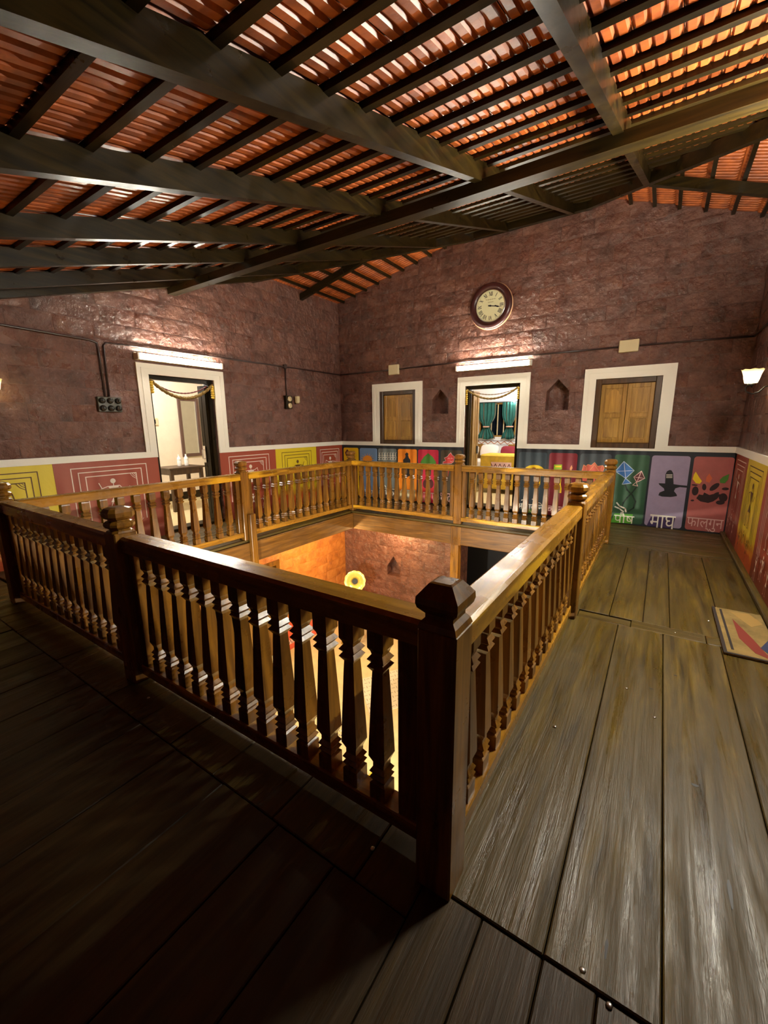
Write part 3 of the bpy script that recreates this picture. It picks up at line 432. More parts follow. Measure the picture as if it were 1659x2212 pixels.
# timbers
def rafter(x, y0, y1, w=.062, h=.128):
    MB().beam((x, y0, 2.30 + S1 * y0), (x, y1, 2.30 + S1 * y1), w, h).obj('rafter', M['dark_y'], ceiling)
for x, y1 in ((.52, 5.1), (-.445, 6.38), (-1.405, 7.12), (-2.35, 7.12), (-3.40, 6.74), (-4.24, 6.14), (-5.19, 5.42)): rafter(x, -1.5, y1)
rafter(XL + .05, -1.5, 5.0, .09, .10)
MB().beam((XL, 3.55, 3.282), (XR, 3.55, 3.282), .11, .09).obj('tie_beam', M['dark_x'], ceiling)
MB().beam((XL + .02, YHL - .02, T2(XL) - .16), (XA, YB - .05, T1(YB) - .17), .07, .13).obj('hip_rafter', M['dark_x'], ceiling)
MB().beam((XR, (T3(XR) - T1(0)) / S1, T3(XR) - .17), (-1.2, YB - .06, T1(YB) - .16), .07, .13).obj('hip_rafter', M['dark_x'], ceiling)
MB().beam((-2.95, YB - .06, T1(YB) - .16), (-1.15, YB - .06, T1(YB) - .16), .07, .12).obj('wall_plate', M['dark_x'], ceiling)
yj = 6.07; xj = XL + (T1(yj) - T2(XL)) / .225
MB().beam((XL + .01, yj, T2(XL) - .17), (xj, yj, T2(xj) - .15), .07, .10).obj('jack_rafter', M['dark_x'], ceiling)
yj = 6.28; xk = XR - (T1(yj) - 3.89) / .36
MB().beam((XR, yj, T3(XR) - .17), (xk, yj, T3(xk) - .15), .07, .10).obj('jack_rafter', M['dark_x'], ceiling)
GA = .28
ys = [.81 + GA * k for k in range(-6, 23)]
for y in ys:
    if y > YB - .02: continue
    x0 = XL if y < YHL else max(XL, XL + (T1(y) - T2(XL)) / .225); x1 = XR if T1(y) < T3(XR) else min(XR, XR - (T1(y) - 3.89) / .36)
    MB().beam((x0, y, T1(y) - .036), (x1, y, T1(y) - .036), .036, .034).obj('batten', M['dark_x'], ceiling)
k = 0
while XL + .16 + GA * k < XA:
    x = XL + .16 + GA * k; k += 1; y0 = (T2(x) - T1(0)) / S1
    MB().beam((x, y0, T2(x) - .043), (x, YB, T2(x) - .043), .04, .038).obj('batten', M['dark_y'], ceiling)
k = 0
while XR - .13 - GA * k > XB_:
    x = XR - .13 - GA * k; k += 1; y0 = (T3(x) - T1(0)) / S1
    MB().beam((x, y0, T3(x) - .043), (x, YB, T3(x) - .043), .04, .038).obj('batten', M['dark_y'], ceiling)
# tiles
us = [0, .03, .08, .26, .31, .36, .41, .59, .64, .69, .74, .92, .97, 1.0]; du = [0, .002, -.012, -.012, .002, .002, -.013, -.013, .002, .002, -.012, -.012, .002, 0]
vs_ = [(0, 0), (.05, .2), (.13, 1), (.86, 1), (.95, .1), (1, 0)]
def tile_geo(w, l):
    V, F = [], []
    for v, s_ in vs_:
        for u, d in zip(us, du): V.append(((u - .5) * w, (v - .5) * l, d * s_ + .018 * (1 - v) + .004))
    n = len(us)
    for j in range(len(vs_) - 1):
        for i in range(n - 1): a = j * n + i; F.append((a, a + n, a + n + 1, a + 1))
    o = len(V); V += [(-.5 * w, -.5 * l, .036), (.5 * w, -.5 * l, .036), (.5 * w, .5 * l, .018), (-.5 * w, .5 * l, .018)]
    F += [(o, o + 1, o + 2, o + 3), (0,) + tuple(range(1, n)) + (o + 1, o)]
    return V, F
TWD = .184
tlen = GA * math.sqrt(1 + S1 * S1) + .012
tv, tf = tile_geo(TWD - .004, tlen)
tme = bpy.data.meshes.new('roof_tile'); tme.from_pydata(tv, [], tf); tme.materials.append(M['tile'])
tme.update()
def place(mat, lst, c): lst.append((mat, c))
cand = []
a1 = math.atan(S1); jit = random.Random(5)
for r_, y in enumerate(ys):
    yc = y + GA / 2
    for cidx in range(-1, 38):
        x = XL + TWD * (cidx + .5)
        if x > XR + .1: continue
        if T1(yc - GA * .6) > T2(x + .12) + .01 or T1(yc - GA * .6) > T3(x - .12) + .01 or yc > YB + .15: continue
        mt = Matrix.Translation((x, yc, T1(yc) + .002)) @ Matrix.Rotation(a1 + jit.uniform(-.012, .012), 4, 'X') @ Matrix.Rotation(jit.uniform(-.012, .012), 4, 'Z')
        cand.append((mt, Vector((x, yc, T1(yc)))))
for sgn, Tn, sl, x0, x1 in ((1, T2, .225, XL, XA + .25), (-1, T3, .36, XR, XB_ - .25)):
    a2 = math.atan(sl); k = 0
    while True:
        xc = x0 + sgn * (.02 + GA * (k + .5) - .12); k += 1
        if (xc - x1) * sgn > 0: break
        y = YB + .1
        while y > 4.6:
            if Tn(xc + sgn * -.14) < T1(y + .1) + .01:
                mt = Matrix.Translation((xc, y, Tn(xc) + .002)) @ Matrix.Rotation(-sgn * PI / 2, 4, 'Z') @ Matrix.Rotation(a2, 4, 'X')
                cand.append((mt, Vector((xc, y, Tn(xc)))))
            y -= TWD
camp = Vector((0, 0, 1.5))
def score(p):
    d = p - camp; z = d.dot(fw)
    if z < .1: return 0
    px, py = W_PX / 2 + F_PX * d.dot(rt2) / z, H_PX / 2 - F_PX * d.dot(up2) / z
    if not (-60 < px < W_PX + 60 and -60 < py < H_PX): return 0
    return abs(d.z) / d.length ** 3
cand.sort(key=lambda t: -score(t[1]))
for mt, p in cand[:300]: inst(tme, 'roof_tile', mt, ceiling)
fb = MB()
for mt, p in cand[300:]:
    fb.add([mt @ Vector(v) for v in tv], tf)
o = fb.obj('roof_tile_field', M['tile'], ceiling, smooth=False); stuff(o)
# ================================================================== WHITE BAND, SURROUNDS, DADO
ZT, ZB = 1.187, 1.11
def trim(name, pieces, d=.028, mat=None):
    mb = MB()
    for mp, (u0, u1, z0, z1) in pieces:
        a = [mp(u, z, -d) for u, z in ((u0, z0), (u1, z0), (u1, z1), (u0, z1))]; b = [mp(u, z, .0) for u, z in ((u0, z0), (u1, z0), (u1, z1), (u0, z1))]
        mb.add(a + b, [(3, 2, 1, 0), (4, 5, 6, 7), (0, 1, 5, 4), (1, 2, 6, 5), (2, 3, 7, 6), (3, 0, 4, 7)])
    return struct(mb.obj(name, mat or M['white']))
def surround(mp, o, i, zo, zi, zbot=ZB):
    """flat white surround: o/i outer and inner edges, with a raised inner fillet"""
    return [(mp, (o[0], i[0], zbot, zo)), (mp, (i[1], o[1], zbot, zo)), (mp, (i[0], i[1], zi, zo))]
def fillet(name, mp, o, i, zo, zi, zbot):
    f = .055; mb = MB()
    for (a, b, c, d) in ((o[0] + f, o[0] + f + .012, zbot, zo - f), (o[1] - f - .012, o[1] - f, zbot, zo - f), (o[0] + f, o[1] - f, zo - f - .012, zo - f)):
        cell(mb, mp, [(a, c), (b, c), (b, d), (a, d)], -.034, -.02)
    return struct(mb.obj(name, M['white']))
tl = surround(mapL, (2.943, 4.249), (DL[0], DL[1]), 2.344, 2.207) + [(mapL, (-1.6, 2.943, ZB, ZT)), (mapL, (4.249, YB, ZB, ZT))]
trim('trim_1', tl); fillet('trim_2', mapL, (2.943, 4.249), None, 2.344, 0, ZT)
tb = surround(mapB, (-3.122, -1.865), (DB[0], DB[1]), 2.325, 2.173) + surround(mapB, (-4.974, -3.837), (WB1[0], WB1[1]), 2.318, 2.172) + surround(mapB, (-1.062, .082), (WB2[0], WB2[1]), 2.302, 2.149)
tb += [(mapB, t) for t in ((XL, -4.974, ZB, ZT), (-3.837, -3.122, ZB, ZT), (-1.865, -1.062, ZB, ZT), (.082, XR, ZB, ZT), (WB1[0], WB1[1], ZB, 1.146), (WB2[0], WB2[1], ZB, 1.146))]
trim('trim_3', tb)
for k, (o_, zo) in enumerate((((-3.122, -1.865), 2.325), ((-4.974, -3.837), 2.318), ((-1.062, .082), 2.302))): fillet('trim_%d' % (4 + k), mapB, o_, None, zo, 0, ZT)
trim('trim_7', [(mapR, (-1.6, YB, ZB, ZT))])
# ---- dados: flat art helpers
def line_polys(pts, w):
    out = []
    for (a, b), (c, d) in zip(pts, pts[1:]):
        L_ = math.hypot(c - a, d - b) or 1e-6; nx, ny = -(d - b) / L_ * w / 2, (c - a) / L_ * w / 2; ex_, ey = (c - a) / L_ * w * .35, (d - b) / L_ * w * .35
        out.append([(a + nx - ex_, b + ny - ey), (a - nx - ex_, b - ny - ey), (c - nx + ex_, d - ny + ey), (c + nx + ex_, d + ny + ey)])
    return out
def text_polys(s, box):
    cu = bpy.data.curves.new('t', 'FONT'); cu.body = s; cu.resolution_u = 4; o = bpy.data.objects.new('t', cu); C.objects.link(o)
    bpy.context.view_layer.update(); dg = bpy.context.evaluated_depsgraph_get(); me = o.evaluated_get(dg).to_mesh()
    V = [(v.co.x, v.co.y) for v in me.vertices]; F = [tuple(p.vertices) for p in me.polygons]
    o.evaluated_get(dg).to_mesh_clear(); bpy.data.objects.remove(o); bpy.data.curves.remove(cu)
    if not V: return [], []
    x0, x1 = min(v[0] for v in V), max(v[0] for v in V); y0, y1 = min(v[1] for v in V), max(v[1] for v in V)
    bx0, bx1, bz0, bz1 = box
    return [(bx0 + (a - x0) / (x1 - x0) * (bx1 - bx0), bz0 + (b - y0) / (y1 - y0) * (bz1 - bz0)) for a, b in V], F
def art_obj(name, items, mp, parent, base):
    """items: (kind, colour, ...) laid as thin coats of paint over the panel"""
    mb = MB(); mats = []; 
    for n, it in enumerate(items):
        c = it[1]
        if c not in mats: mats.append(c)
        k = mats.index(c); d = -(base + .0006 * (n + 1))
        if it[0] == 'P': mb.add([mp(u, z, d) for u, z in it[2]], [tuple(range(len(it[2])))], k)
        elif it[0] == 'L':
            for r in line_polys(it[2], it[3]): mb.add([mp(u, z, d) for u, z in r], [(0, 1, 2, 3)], k)
        elif it[0] == 'T':
            V, F = text_polys(it[2], it[3]); mb.add([mp(u, z, d) for u, z in V], F, k)
    return mb.obj(name, [pm(c) for c in mats], parent)
def rrect(u0, u1, z0, z1, r=.035):
    out = []
    for cx, cz, a0 in ((u1 - r, z1 - r, 0), (u0 + r, z1 - r, 90), (u0 + r, z0 + r, 180), (u1 - r, z0 + r, 270)):
        for k in range(5):
            t = math.radians(a0 + k * 22.5); out.append((cx + r * math.cos(t), cz + r * math.sin(t)))
    return out
def slab(name, ring, mp, d0, d1, mat, parent):
    mb = MB(); cell(mb, mp, ring, d0, d1); return mb.obj(name, mat, parent)
for a, b in ((XL, DB[0]), (DB[1], XR)): slab('dado', [(a, .0), (b, .0), (b, ZB), (a, ZB)], mapB, -.008, 0, M['navy'], wall_back)
PX = [(-5.765, -5.365), (-5.325, -4.885), (-4.85, -4.41), (-4.375, -3.945), (-3.915, -3.48), (-3.43, -3.01), (-1.98, -1.53), (-1.49, -1.07), (-1.03, -.6), (-.555, -.11), (-.085, .365), (.405, .835)]
PC = [(232, 190, 20), (112, 146, 190), (112, 120, 120), (240, 138, 26), (206, 40, 72), (70, 58, 42), (60, 74, 84), (132, 40, 52), (66, 76, 84), (44, 84, 58), (160, 146, 176), (176, 96, 92)]
PL = ['yellow month panel with a maroon diamond motif', 'pale blue month panel with a rising sun', 'grey month panel with white rain hatching', 'orange month panel with a black tower silhouette',
      'crimson month panel with a green leafy mound', 'brown month panel with a red outlined figure', 'slate month panel with a yellow turban', 'maroon month panel with a green sash and oil lamps',
      'slate month panel with a coral lotus', 'green month panel with two kites', 'lilac month panel with a black stone pillar', 'dusty pink month panel with a dark paint splash']
for k, ((a, b), c, lb) in enumerate(zip(PX, PC, PL)):
    o = slab('mural_panel', rrect(a, b, .022, 1.05), mapB, -.014, -.008, plain('panel_paint_%d' % k, srgb(*c), .5, 0, .12, 30, .08), wall_back); o['label'] = lb
    its = [it[:1] + it[2:] for it in ART if it[1] == k]
    if its: art_obj('mural_drawing', its, mapB, o, .0145)
# ---- folk-figure dados of the side walls
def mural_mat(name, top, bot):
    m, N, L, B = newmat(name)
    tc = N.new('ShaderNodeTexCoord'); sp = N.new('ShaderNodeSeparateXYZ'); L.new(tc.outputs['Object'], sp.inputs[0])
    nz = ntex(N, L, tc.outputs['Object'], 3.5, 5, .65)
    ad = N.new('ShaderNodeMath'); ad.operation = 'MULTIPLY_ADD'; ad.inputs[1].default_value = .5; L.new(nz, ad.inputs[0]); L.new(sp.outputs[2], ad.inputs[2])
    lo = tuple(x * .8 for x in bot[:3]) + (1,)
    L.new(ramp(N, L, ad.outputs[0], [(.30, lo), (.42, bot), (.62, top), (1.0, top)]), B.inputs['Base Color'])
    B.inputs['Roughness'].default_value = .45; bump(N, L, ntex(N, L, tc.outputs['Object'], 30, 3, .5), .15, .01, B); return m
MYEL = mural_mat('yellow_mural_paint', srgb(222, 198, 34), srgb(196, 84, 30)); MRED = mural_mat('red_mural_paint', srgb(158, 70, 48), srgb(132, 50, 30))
def circ(u, z, r, n=10): return [(u + r * math.cos(2 * PI * i / n), z + r * math.sin(2 * PI * i / n)) for i in range(n)]
def folk(u, z, s, c, pose=0, mir=1):
    """stick-and-triangle figure, feet at z, s tall"""
    X_ = lambda a, b: (u + mir * a * s, z + b * s)
    out = [('P', c, circ(*X_(0, .93), .07 * s)), ('P', c, [X_(-.15, .80), X_(.15, .80), X_(0, .52)]), ('P', c, [X_(0, .56), X_(.12, .34), X_(-.12, .34)]), ('L', c, [X_(0, .90), X_(0, .78)], .02 * s)]
    w = .022 * s
    if pose == 0: arms = [[X_(-.15, .79), X_(-.36, .76), X_(-.46, .60), X_(-.40, .56)], [X_(.15, .79), X_(.30, .86), X_(.34, .64), X_(.44, .70)]]
    elif pose == 1: arms = [[X_(-.15, .79), X_(-.30, .62), X_(-.42, .74)], [X_(.15, .79), X_(.32, .74), X_(.26, .54)], [X_(.36, .9), X_(.2, .5)]]
    else: arms = [[X_(-.15, .79), X_(-.28, .95)], [X_(.15, .79), X_(.30, .95)]]
    for a in arms: out.append(('L', c, a, w))
    out += [('L', c, [X_(-.07, .35), X_(-.16, .18), X_(-.10, 0), X_(-.20, 0)], w), ('L', c, [X_(.07, .35), X_(.14, .18), X_(.12, 0), X_(.22, 0)], w)]
    return out
def folk_panel(mp, parent, a, b, mat, dark, seed, lab):
    o = slab('mural_panel', [(a + .001, .0), (b - .001, .0), (b - .001, ZB), (a + .001, ZB)], mp, -.008, 0, mat, parent); o['label'] = lab
    c = 'warlidark' if dark else 'warliwhite'; its = []; w = b - a; mx = (a + b) / 2
    for k in range(3):
        e = .14 * w + k * .045 * w * 1.3; zt = 1.035 - k * .055
        its.append(('L', c, [(a + e, .30), (a + e, zt), (b - e, zt), (b - e, .30)], .011))
    e = .14 * w + 2 * .045 * w * 1.3
    for r in (.03, .055, .08):
        its.append(('L', c, [(b - e - r, .925), (b - e - r * .6, .925 - r * .6), (b - e, .925 - r)], .006)); 
    its += folk(mx, .42, .46, c, seed % 2, 1 if seed % 3 else -1)
    q = random.Random(seed)
    for k in range(3): its += folk(a + w * (.30 + .2 * k), .10 + .06 * (k % 2), .22, c, (seed + k) % 3, -1 if k % 2 else 1)
    art_obj('mural_drawing', its, mp, o, .0085)
lefts = [(-.27, .80, 'red mural panel of stick figures nearest the front on the left wall'), (.80, 1.879, 'yellow mural panel of stick figures by the left wall lamp'), (1.879, DL[0], 'red mural panel of white stick figures left of the open doorway'),
         (DL[1], 5.227, 'red mural panel of white stick figures right of the open doorway'), (5.227, 6.302, 'yellow mural panel between two red ones on the left wall'), (6.302, YB - .009, 'narrow red mural panel in the far left corner')]
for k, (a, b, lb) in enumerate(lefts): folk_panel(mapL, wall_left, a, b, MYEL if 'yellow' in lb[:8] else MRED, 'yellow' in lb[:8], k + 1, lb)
rights = [(3.0, 4.08, 'yellow mural panel beyond the striped rug'), (4.08, 5.15, 'orange-red mural panel above the striped rug'), (5.15, 6.19, 'yellow mural panel on the right wall'), (6.19, YB - .009, 'red mural panel in the far right corner')]
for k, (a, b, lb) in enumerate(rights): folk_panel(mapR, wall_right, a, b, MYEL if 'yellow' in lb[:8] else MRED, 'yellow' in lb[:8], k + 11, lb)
# hall dado band (red line and triangles) and red dado
slab('dado', [(XL, ZF2), (-3.0, ZF2), (-3.0, -2.32), (XL, -2.32)], mapB, -.008, 0, M['oxide'], wall_hb)
slab('dado', [(5.15, ZF2), (YB, ZF2), (YB, -2.2), (5.15, -2.2)], mapL, -.008, 0, plain('red_hall_dado', srgb(214, 92, 66), .5, 0, .1, 20, .1), wall_hl)
it = [('P', 'pinkwhite', [(XL, -2.33), (-3.0, -2.33), (-3.0, -2.17), (XL, -2.17)]), ('L', 'red2', [(XL, -2.195), (-3.0, -2.195)], .022)]
x = XL
while x < -3.05: it.append(('P', 'maroon', [(x, -2.30), (x + .09, -2.30), (x + .045, -2.235)])); x += .1
art_obj('border_pattern', it, mapB, wall_hb, .0085)
it = [('P', 'pinkwhite', [(5.16, -2.78), (YB, -2.78), (YB, -2.68), (5.16, -2.68)])]
y = 5.17
while y < YB - .1: it.append(('L', 'maroon', [(y, -2.77), (y + .04, -2.69), (y + .08, -2.77)], .012)); y += .1
art_obj('border_pattern', it, mapL, wall_hl, .0085)
# ================================================================== DOORWAYS AND WINDOWS
DW = M['dark_z']
def door_frame(name, mp, o, d0, d1, w=.055):
    mb = MB(); a, b, _, zt = o
    for r in ([(a, 0), (a + w, 0), (a + w, zt), (a, zt)], [(b - w, 0), (b, 0), (b, zt), (b - w, zt)], [(a + w, zt - w), (b - w, zt - w), (b - w, zt), (a + w, zt)]): cell(mb, mp, r, d0, d1)
    return struct(mb.obj(name, DW))
f1 = door_frame('door_1', mapL, (DL[0], DL[1], 0, DL[3]), .05, .14)
f2 = door_frame('door_2', mapB, (DB[0], DB[1], 0, DB[3]), .05, .14)
def leaf(par_, p0, p1, z0, z1, th, name='door_leaf', mat=None):
    """panelled leaf standing from p0 to p1 (plan)"""
    a, b = Vector((*p0, 0)), Vector((*p1, 0)); d = (b - a); L_ = d.length; d.normalize(); n = Vector((-d.y, d.x, 0))
    mb = MB()
    def bx(u0, u1, za, zb, t0, t1):
        mb.add([a + d * u + n * t + Vector((0, 0, z)) for z in (za, zb) for u, t in ((u0, t0), (u1, t0), (u1, t1), (u0, t1))], [(0, 3, 2, 1), (4, 5, 6, 7), (0, 1, 5, 4), (1, 2, 6, 5), (2, 3, 7, 6), (3, 0, 4, 7)])
    bx(0, L_, z0, z1, -th * .3, th * .3)
    s = .07
    for u0, u1, za, zb in ((0, s, z0, z1), (L_ - s, L_, z0, z1), (s, L_ - s, z0, z0 + .12), (s, L_ - s, z1 - .09, z1), (s, L_ - s, (z0 + z1) / 2 - .05, (z0 + z1) / 2 + .05)): bx(u0, u1, za, zb, -th / 2, th / 2)
    bx(s + .05, L_ - s - .05, z0 + .18, (z0 + z1) / 2 - .1, -th * .42, th * .42); bx(s + .05, L_ - s - .05, (z0 + z1) / 2 + .1, z1 - .15, -th * .42, th * .42)
    return mb.obj(name, mat or DW, par_)
lf = leaf(f1, (XL - .10, DL[1] - .075), (XL - .26, DL[1] - .085), .01, 2.13, .04)
MB().tube([(XL - .22, DL[1] - .115, 1.02), (XL - .22, DL[1] - .145, 1.02), (XL - .22, DL[1] - .145, 1.16), (XL - .22, DL[1] - .115, 1.16)], .008, 8).box(XL - .25, XL - .19, DL[1] - .115, DL[1] - .107, .96, 1.22).obj('latch', M['metal'], lf)
lf = leaf(f2, (DB[0] + .075, YB + .15), (DB[0] + .085, YB + .42), .01, 2.1, .04, mat=M['sal'])
MB().box(DB[0] + .105, DB[0] + .12, YB + .34, YB + .40, .98, 1.12).obj('latch', M['iron'], lf)
struct(MB().bbox(XL - .24, XL - .0, DL[0], DL[1], .0, .045, .008).obj('trim_8', M['dark_y']))
struct(MB().bbox(DB[0], DB[1], YB, YB + .29, .0, .06, .008).obj('trim_9', M['dark_x']))
def shutter_window(name, o, k):
    x0, x1, z0, z1 = o; w = .075; y0 = YB + .0
    fr = struct(MB().bbox(x0, x0 + w, y0, y0 + .10, z0, z1, .006).bbox(x1 - w, x1, y0, y0 + .10, z0, z1, .006).bbox(x0 + w, x1 - w, y0, y0 + .10, z1 - w, z1, .006).bbox(x0 + w, x1 - w, y0, y0 + .10, z0, z0 + w, .006).obj(name, M['frame_z']))
    a, b = x0 + w + .002, x1 - w - .002; c = (a + b) / 2; za, zb = z0 + w + .002, z1 - w - .002
    for s0, s1 in ((a, c - .003), (c + .003, b)):
        yb_ = YB + .05
        p = MB().box(s0, s1, yb_ + .008, yb_ + .024, za, zb)
        st = .055
        p.bbox(s0, s0 + st, yb_ - .004, yb_ + .008, za, zb, .003).bbox(s1 - st, s1, yb_ - .004, yb_ + .008, za, zb, .003)
        zm = za + (zb - za) * .47
        for t0, t1 in ((za, za + .06), (zm - .03, zm + .03), (zb - .06, zb)): p.bbox(s0 + st, s1 - st, yb_ - .004, yb_ + .008, t0, t1, .003)
        o_ = p.obj('shutter', M['sal'], fr)
        q1, q2 = s0 + st + .015, s1 - st - .015; cx = (q1 + q2) / 2; hw = (q2 - q1) / 2
        ring = [(q1, zm + .05), (q2, zm + .05), (q2, zb - .16), (q2 - hw * .25, zb - .145)] + [(cx + hw * .72 * math.cos(t), zb - .145 + .07 * math.sin(t)) for t in [PI * i / 8 for i in range(9)]] + [(q1 + hw * .25, zb - .145), (q1, zb - .16)]
        MB().prism([(u, yb_ + .008, z) for u, z in ring], (0, -.008, 0)).obj('arched_panel', M['sal'], o_)
        MB().bbox(q1, q2, yb_ - .001, yb_ + .008, za + .075, zm - .045, .004).obj('square_panel', M['sal'], o_)
    MB().box(x0, x1, YB + .1, YB + .3, z0, z1).obj('reveal', M['black'], fr)
shutter_window('window_1', WB1, 1); shutter_window('window_2', WB2, 2)
# hall doorway frame with a half-open batten leaf
f3 = MB(); 
for r in ([(DH[0], ZF2), (DH[0] + .09, ZF2), (DH[0] + .09, DH[3]), (DH[0], DH[3])], [(DH[1] - .09, ZF2), (DH[1], ZF2), (DH[1], DH[3]), (DH[1] - .09, DH[3])], [(DH[0] + .09, DH[3] - .09), (DH[1] - .09, DH[3] - .09), (DH[1] - .09, DH[3]), (DH[0] + .09, DH[3])]): cell(f3, mapL, r, -.02, .12)
f3 = struct(f3.obj('door_3', M['rail_z'])); leaf(f3, (XL - .1, 4.98), (XL - .45, 4.45), ZF2 + .02, DH[3] - .1, .04, mat=M['rail_z'])
# ================================================================== RAILINGS
RZ0, RZ1, HZ0, HZ1 = .048, .112, .82, .905
PROF = [(.034, RZ1), (.034, .175), (.025, .182), (.035, .200), (.026, .212), (.035, .226), (.024, .244), (.024, .262), (.036, .292), (.034, .36), (.024, .60), (.022, .640),
        (.036, .662), (.025, .676), (.036, .690), (.023, .708), (.026, .72), (.034, .735), (.034, .80), (.030, HZ0)]
bal_mb = MB().sq(0, 0, PROF)
bal_mesh = bpy.data.meshes.new('baluster'); bal_mesh.from_pydata(bal_mb.v, [], bal_mb.f); bal_mesh.materials.append(M['rail_z']); bal_mesh.update()
def railing(p0, p1, n, label, w=.125, e1=.058):
    """p0, p1: plan ends (between newel posts)"""
    p0, p1 = Vector(p0), Vector(p1); d = p1 - p0; L_ = d.length; ang = math.atan2(d.y, d.x)
    t = thing('railing', (p0.x, p0.y, 0), label, 'railing', 'balustrade bays round the opening', ang)
    def loc(o): o.parent = t; return o
    g = 'x'
    a = []
    hw = w / 2
    hr_ = []
    ring = [(-hw, HZ0), (-hw, HZ1 - .012), (-hw + .014, HZ1), (hw - .014, HZ1), (hw, HZ1 - .012), (hw, HZ0)]
    loc(MB().prism([(0, y, z) for y, z in ring], (L_, 0, 0)).obj('handrail', M['hand_x']))
    loc(MB().bbox(0, L_, -.045, .045, RZ0, RZ1, .005).obj('bottom_rail', M['hand_x']))
    for s in (0, 1):
        wd = .058 if s == 0 else e1; x0 = .004 if s == 0 else L_ - .004 - e1
        loc(MB().bbox(x0, x0 + wd, -.036, .036, RZ1, HZ0, .004).obj('end_stile', M['rail_z']))
    for k in range(n):
        o = bpy.data.objects.new('baluster', bal_mesh); C.objects.link(o); o.parent = t; o.location = (.06 + (L_ - .06 - e1) * (k + .75) / (n + .5), 0, 0)
    return t
CAPA = [(.062, 0), (.062, .928), (.056, .942), (.044, .956), (.044, .968), (.062, .988), (.066, 1.002), (.065, 1.022), (.036, 1.060), (.028, 1.063)]
CAPB = [(.062, 0), (.062, .925), (.056, .935), (.046, .940), (.046, .946), (.060, .951), (.067, .962), (.067, .976), (.058, .988), (.046, .992), (.046, .998), (.060, 1.004), (.070, 1.018), (.070, 1.042), (.058, 1.062), (.034, 1.070)]
def newel(x, y, label, prof=CAPB, z0=0.0):
    t = thing('newel_post', (x, y, z0), label, 'post', 'newel posts of the balustrade')
    i = 2 if prof is CAPA else 2
    MB().bbox(x - .062, x + .062, y - .062, y + .062, z0, .925, .006).obj('shaft', M['rail_z'], t)
    pf = [(.0615, .925)] + prof[i:]
    n = 8; mb = MB(); V = []
    if prof is CAPA: mb.sq(x, y, pf)
    else:
        for h, z in pf:
            for (a, b) in ((-1, -.62), (-.62, -1), (.62, -1), (1, -.62), (1, .62), (.62, 1), (-.62, 1), (-1, .62)): V.append((x + a * h, y + b * h, z))
        F = [tuple(range(7, -1, -1)), tuple(range(len(V) - 8, len(V)))]
        for r in range(len(pf) - 1):
            for j in range(8): F.append((r * 8 + j, r * 8 + (j + 1) % 8, r * 8 + 8 + (j + 1) % 8, r * 8 + 8 + j))
        mb.add(V, F)
    mb.obj('cap', M['rail_z'], t); return t
XRr, YFr, XLr, YBr = -.497, 1.117, -4.605, 5.872
newel(-.476, 1.040, 'large near corner newel post with faceted pyramid cap, front right of the opening', CAPA)
newel(-.482, 3.385, 'newel post halfway along the right railing, its dark side to the walkway')
newel(-.492, 5.872, 'newel post at the far right corner of the opening, before the green kite panel')
newel(-2.52, 5.90, 'newel post halfway along the rear railing, before the rear doorway')
newel(-4.605, 5.90, 'newel post at the far left corner, before the yellow month panel')
nl = newel(-4.605, 3.53, 'newel post halfway along the left railing, with a short dark block below')
MB().bbox(-4.528, -4.47, 3.52, 3.61, -.52, .36, .005).obj('brace_block', M['rail_z'], nl)
newel(-4.62, 1.10, 'newel post at the near left corner of the opening, cut by the photo edge')
newel(-2.53, 1.085, 'newel post halfway along the front railing, its side scratched and pale')
h = .065
railing((-2.53 + h, 1.112), (-.476 - .09, 1.112), 13, 'front railing bay between the scratched post and the large corner post', e1=.095)
railing((-4.62 + h, 1.125), (-2.53 - h, 1.115), 13, 'front railing bay at the left photo edge, in deep shade')
railing((XRr, 1.040 + h), (XRr, 3.385 - h), 13, 'right railing bay nearest the camera, with a yellow worn patch on its handrail')
railing((XRr, 3.385 + h), (-.502, 5.872 - h), 13, 'right railing bay farther off, before the kite panel')
railing((-2.52 + h, 5.885), (-.492 - h, 5.885), 13, 'rear railing bay before the rear doorway and the turban panel')
railing((-4.605 + h, 5.885), (-2.52 - h, 5.885), 12, 'rear railing bay before the sun and rain month panels')
railing((-4.605, 3.53 + h), (-4.605, 5.90 - h), 13, 'left railing bay before the middle yellow mural panel')
railing((-4.605, 1.19), (-4.605, 3.53 - h), 13, 'left railing bay before the left doorway')
# ================================================================== LAMPS
def tube_light(label, c, axis, wall_dir, L_, st):
    """c: centre on the wall face; axis 'x'/'y'; wall_dir: unit vector out of the wall"""
    t = thing('tube_light', c, label, 'light', 'tube lights')
    ax = Vector((1, 0, 0)) if axis == 'x' else Vector((0, 1, 0)); n = Vector(wall_dir); c = Vector(c); u = Vector((0, 0, 1))
    def bx(name, h, z0, z1, n0, n1, mat, off=0.0):
        V = [c + ax * (s * h + off) + n * nn + u * zz for zz in (z0, z1) for s, nn in ((-1, n0), (1, n0), (1, n1), (-1, n1))]
        return MB().add(V, [(0, 3, 2, 1), (4, 5, 6, 7), (0, 1, 5, 4), (1, 2, 6, 5), (2, 3, 7, 6), (3, 0, 4, 7)]).obj(name, mat, t)
    bx('housing', L_ / 2, .0, .04, .0, .03, M['white'])
    bx('shade_tray', L_ / 2, -.052, -.044, .0, .104, M['white'])  # tray added below the tube to keep its light off the door surround
    bx('end_cap', .012, -.05, .03, .0, .118, M['white'], L_ / 2 - .01); bx('end_cap', .012, -.05, .03, .0, .118, M['white'], -L_ / 2 + .01)
    a = c - ax * (L_ / 2 - .025) + n * .10 + u * -.02
    MB().lathe(a, ax, [(.016, 0), (.016, L_ - .05)], 14).obj('glass_tube', glow('tube_glow_%s%d' % (axis, round(c.x)), TUBE_COL, st), t, True)
    return t
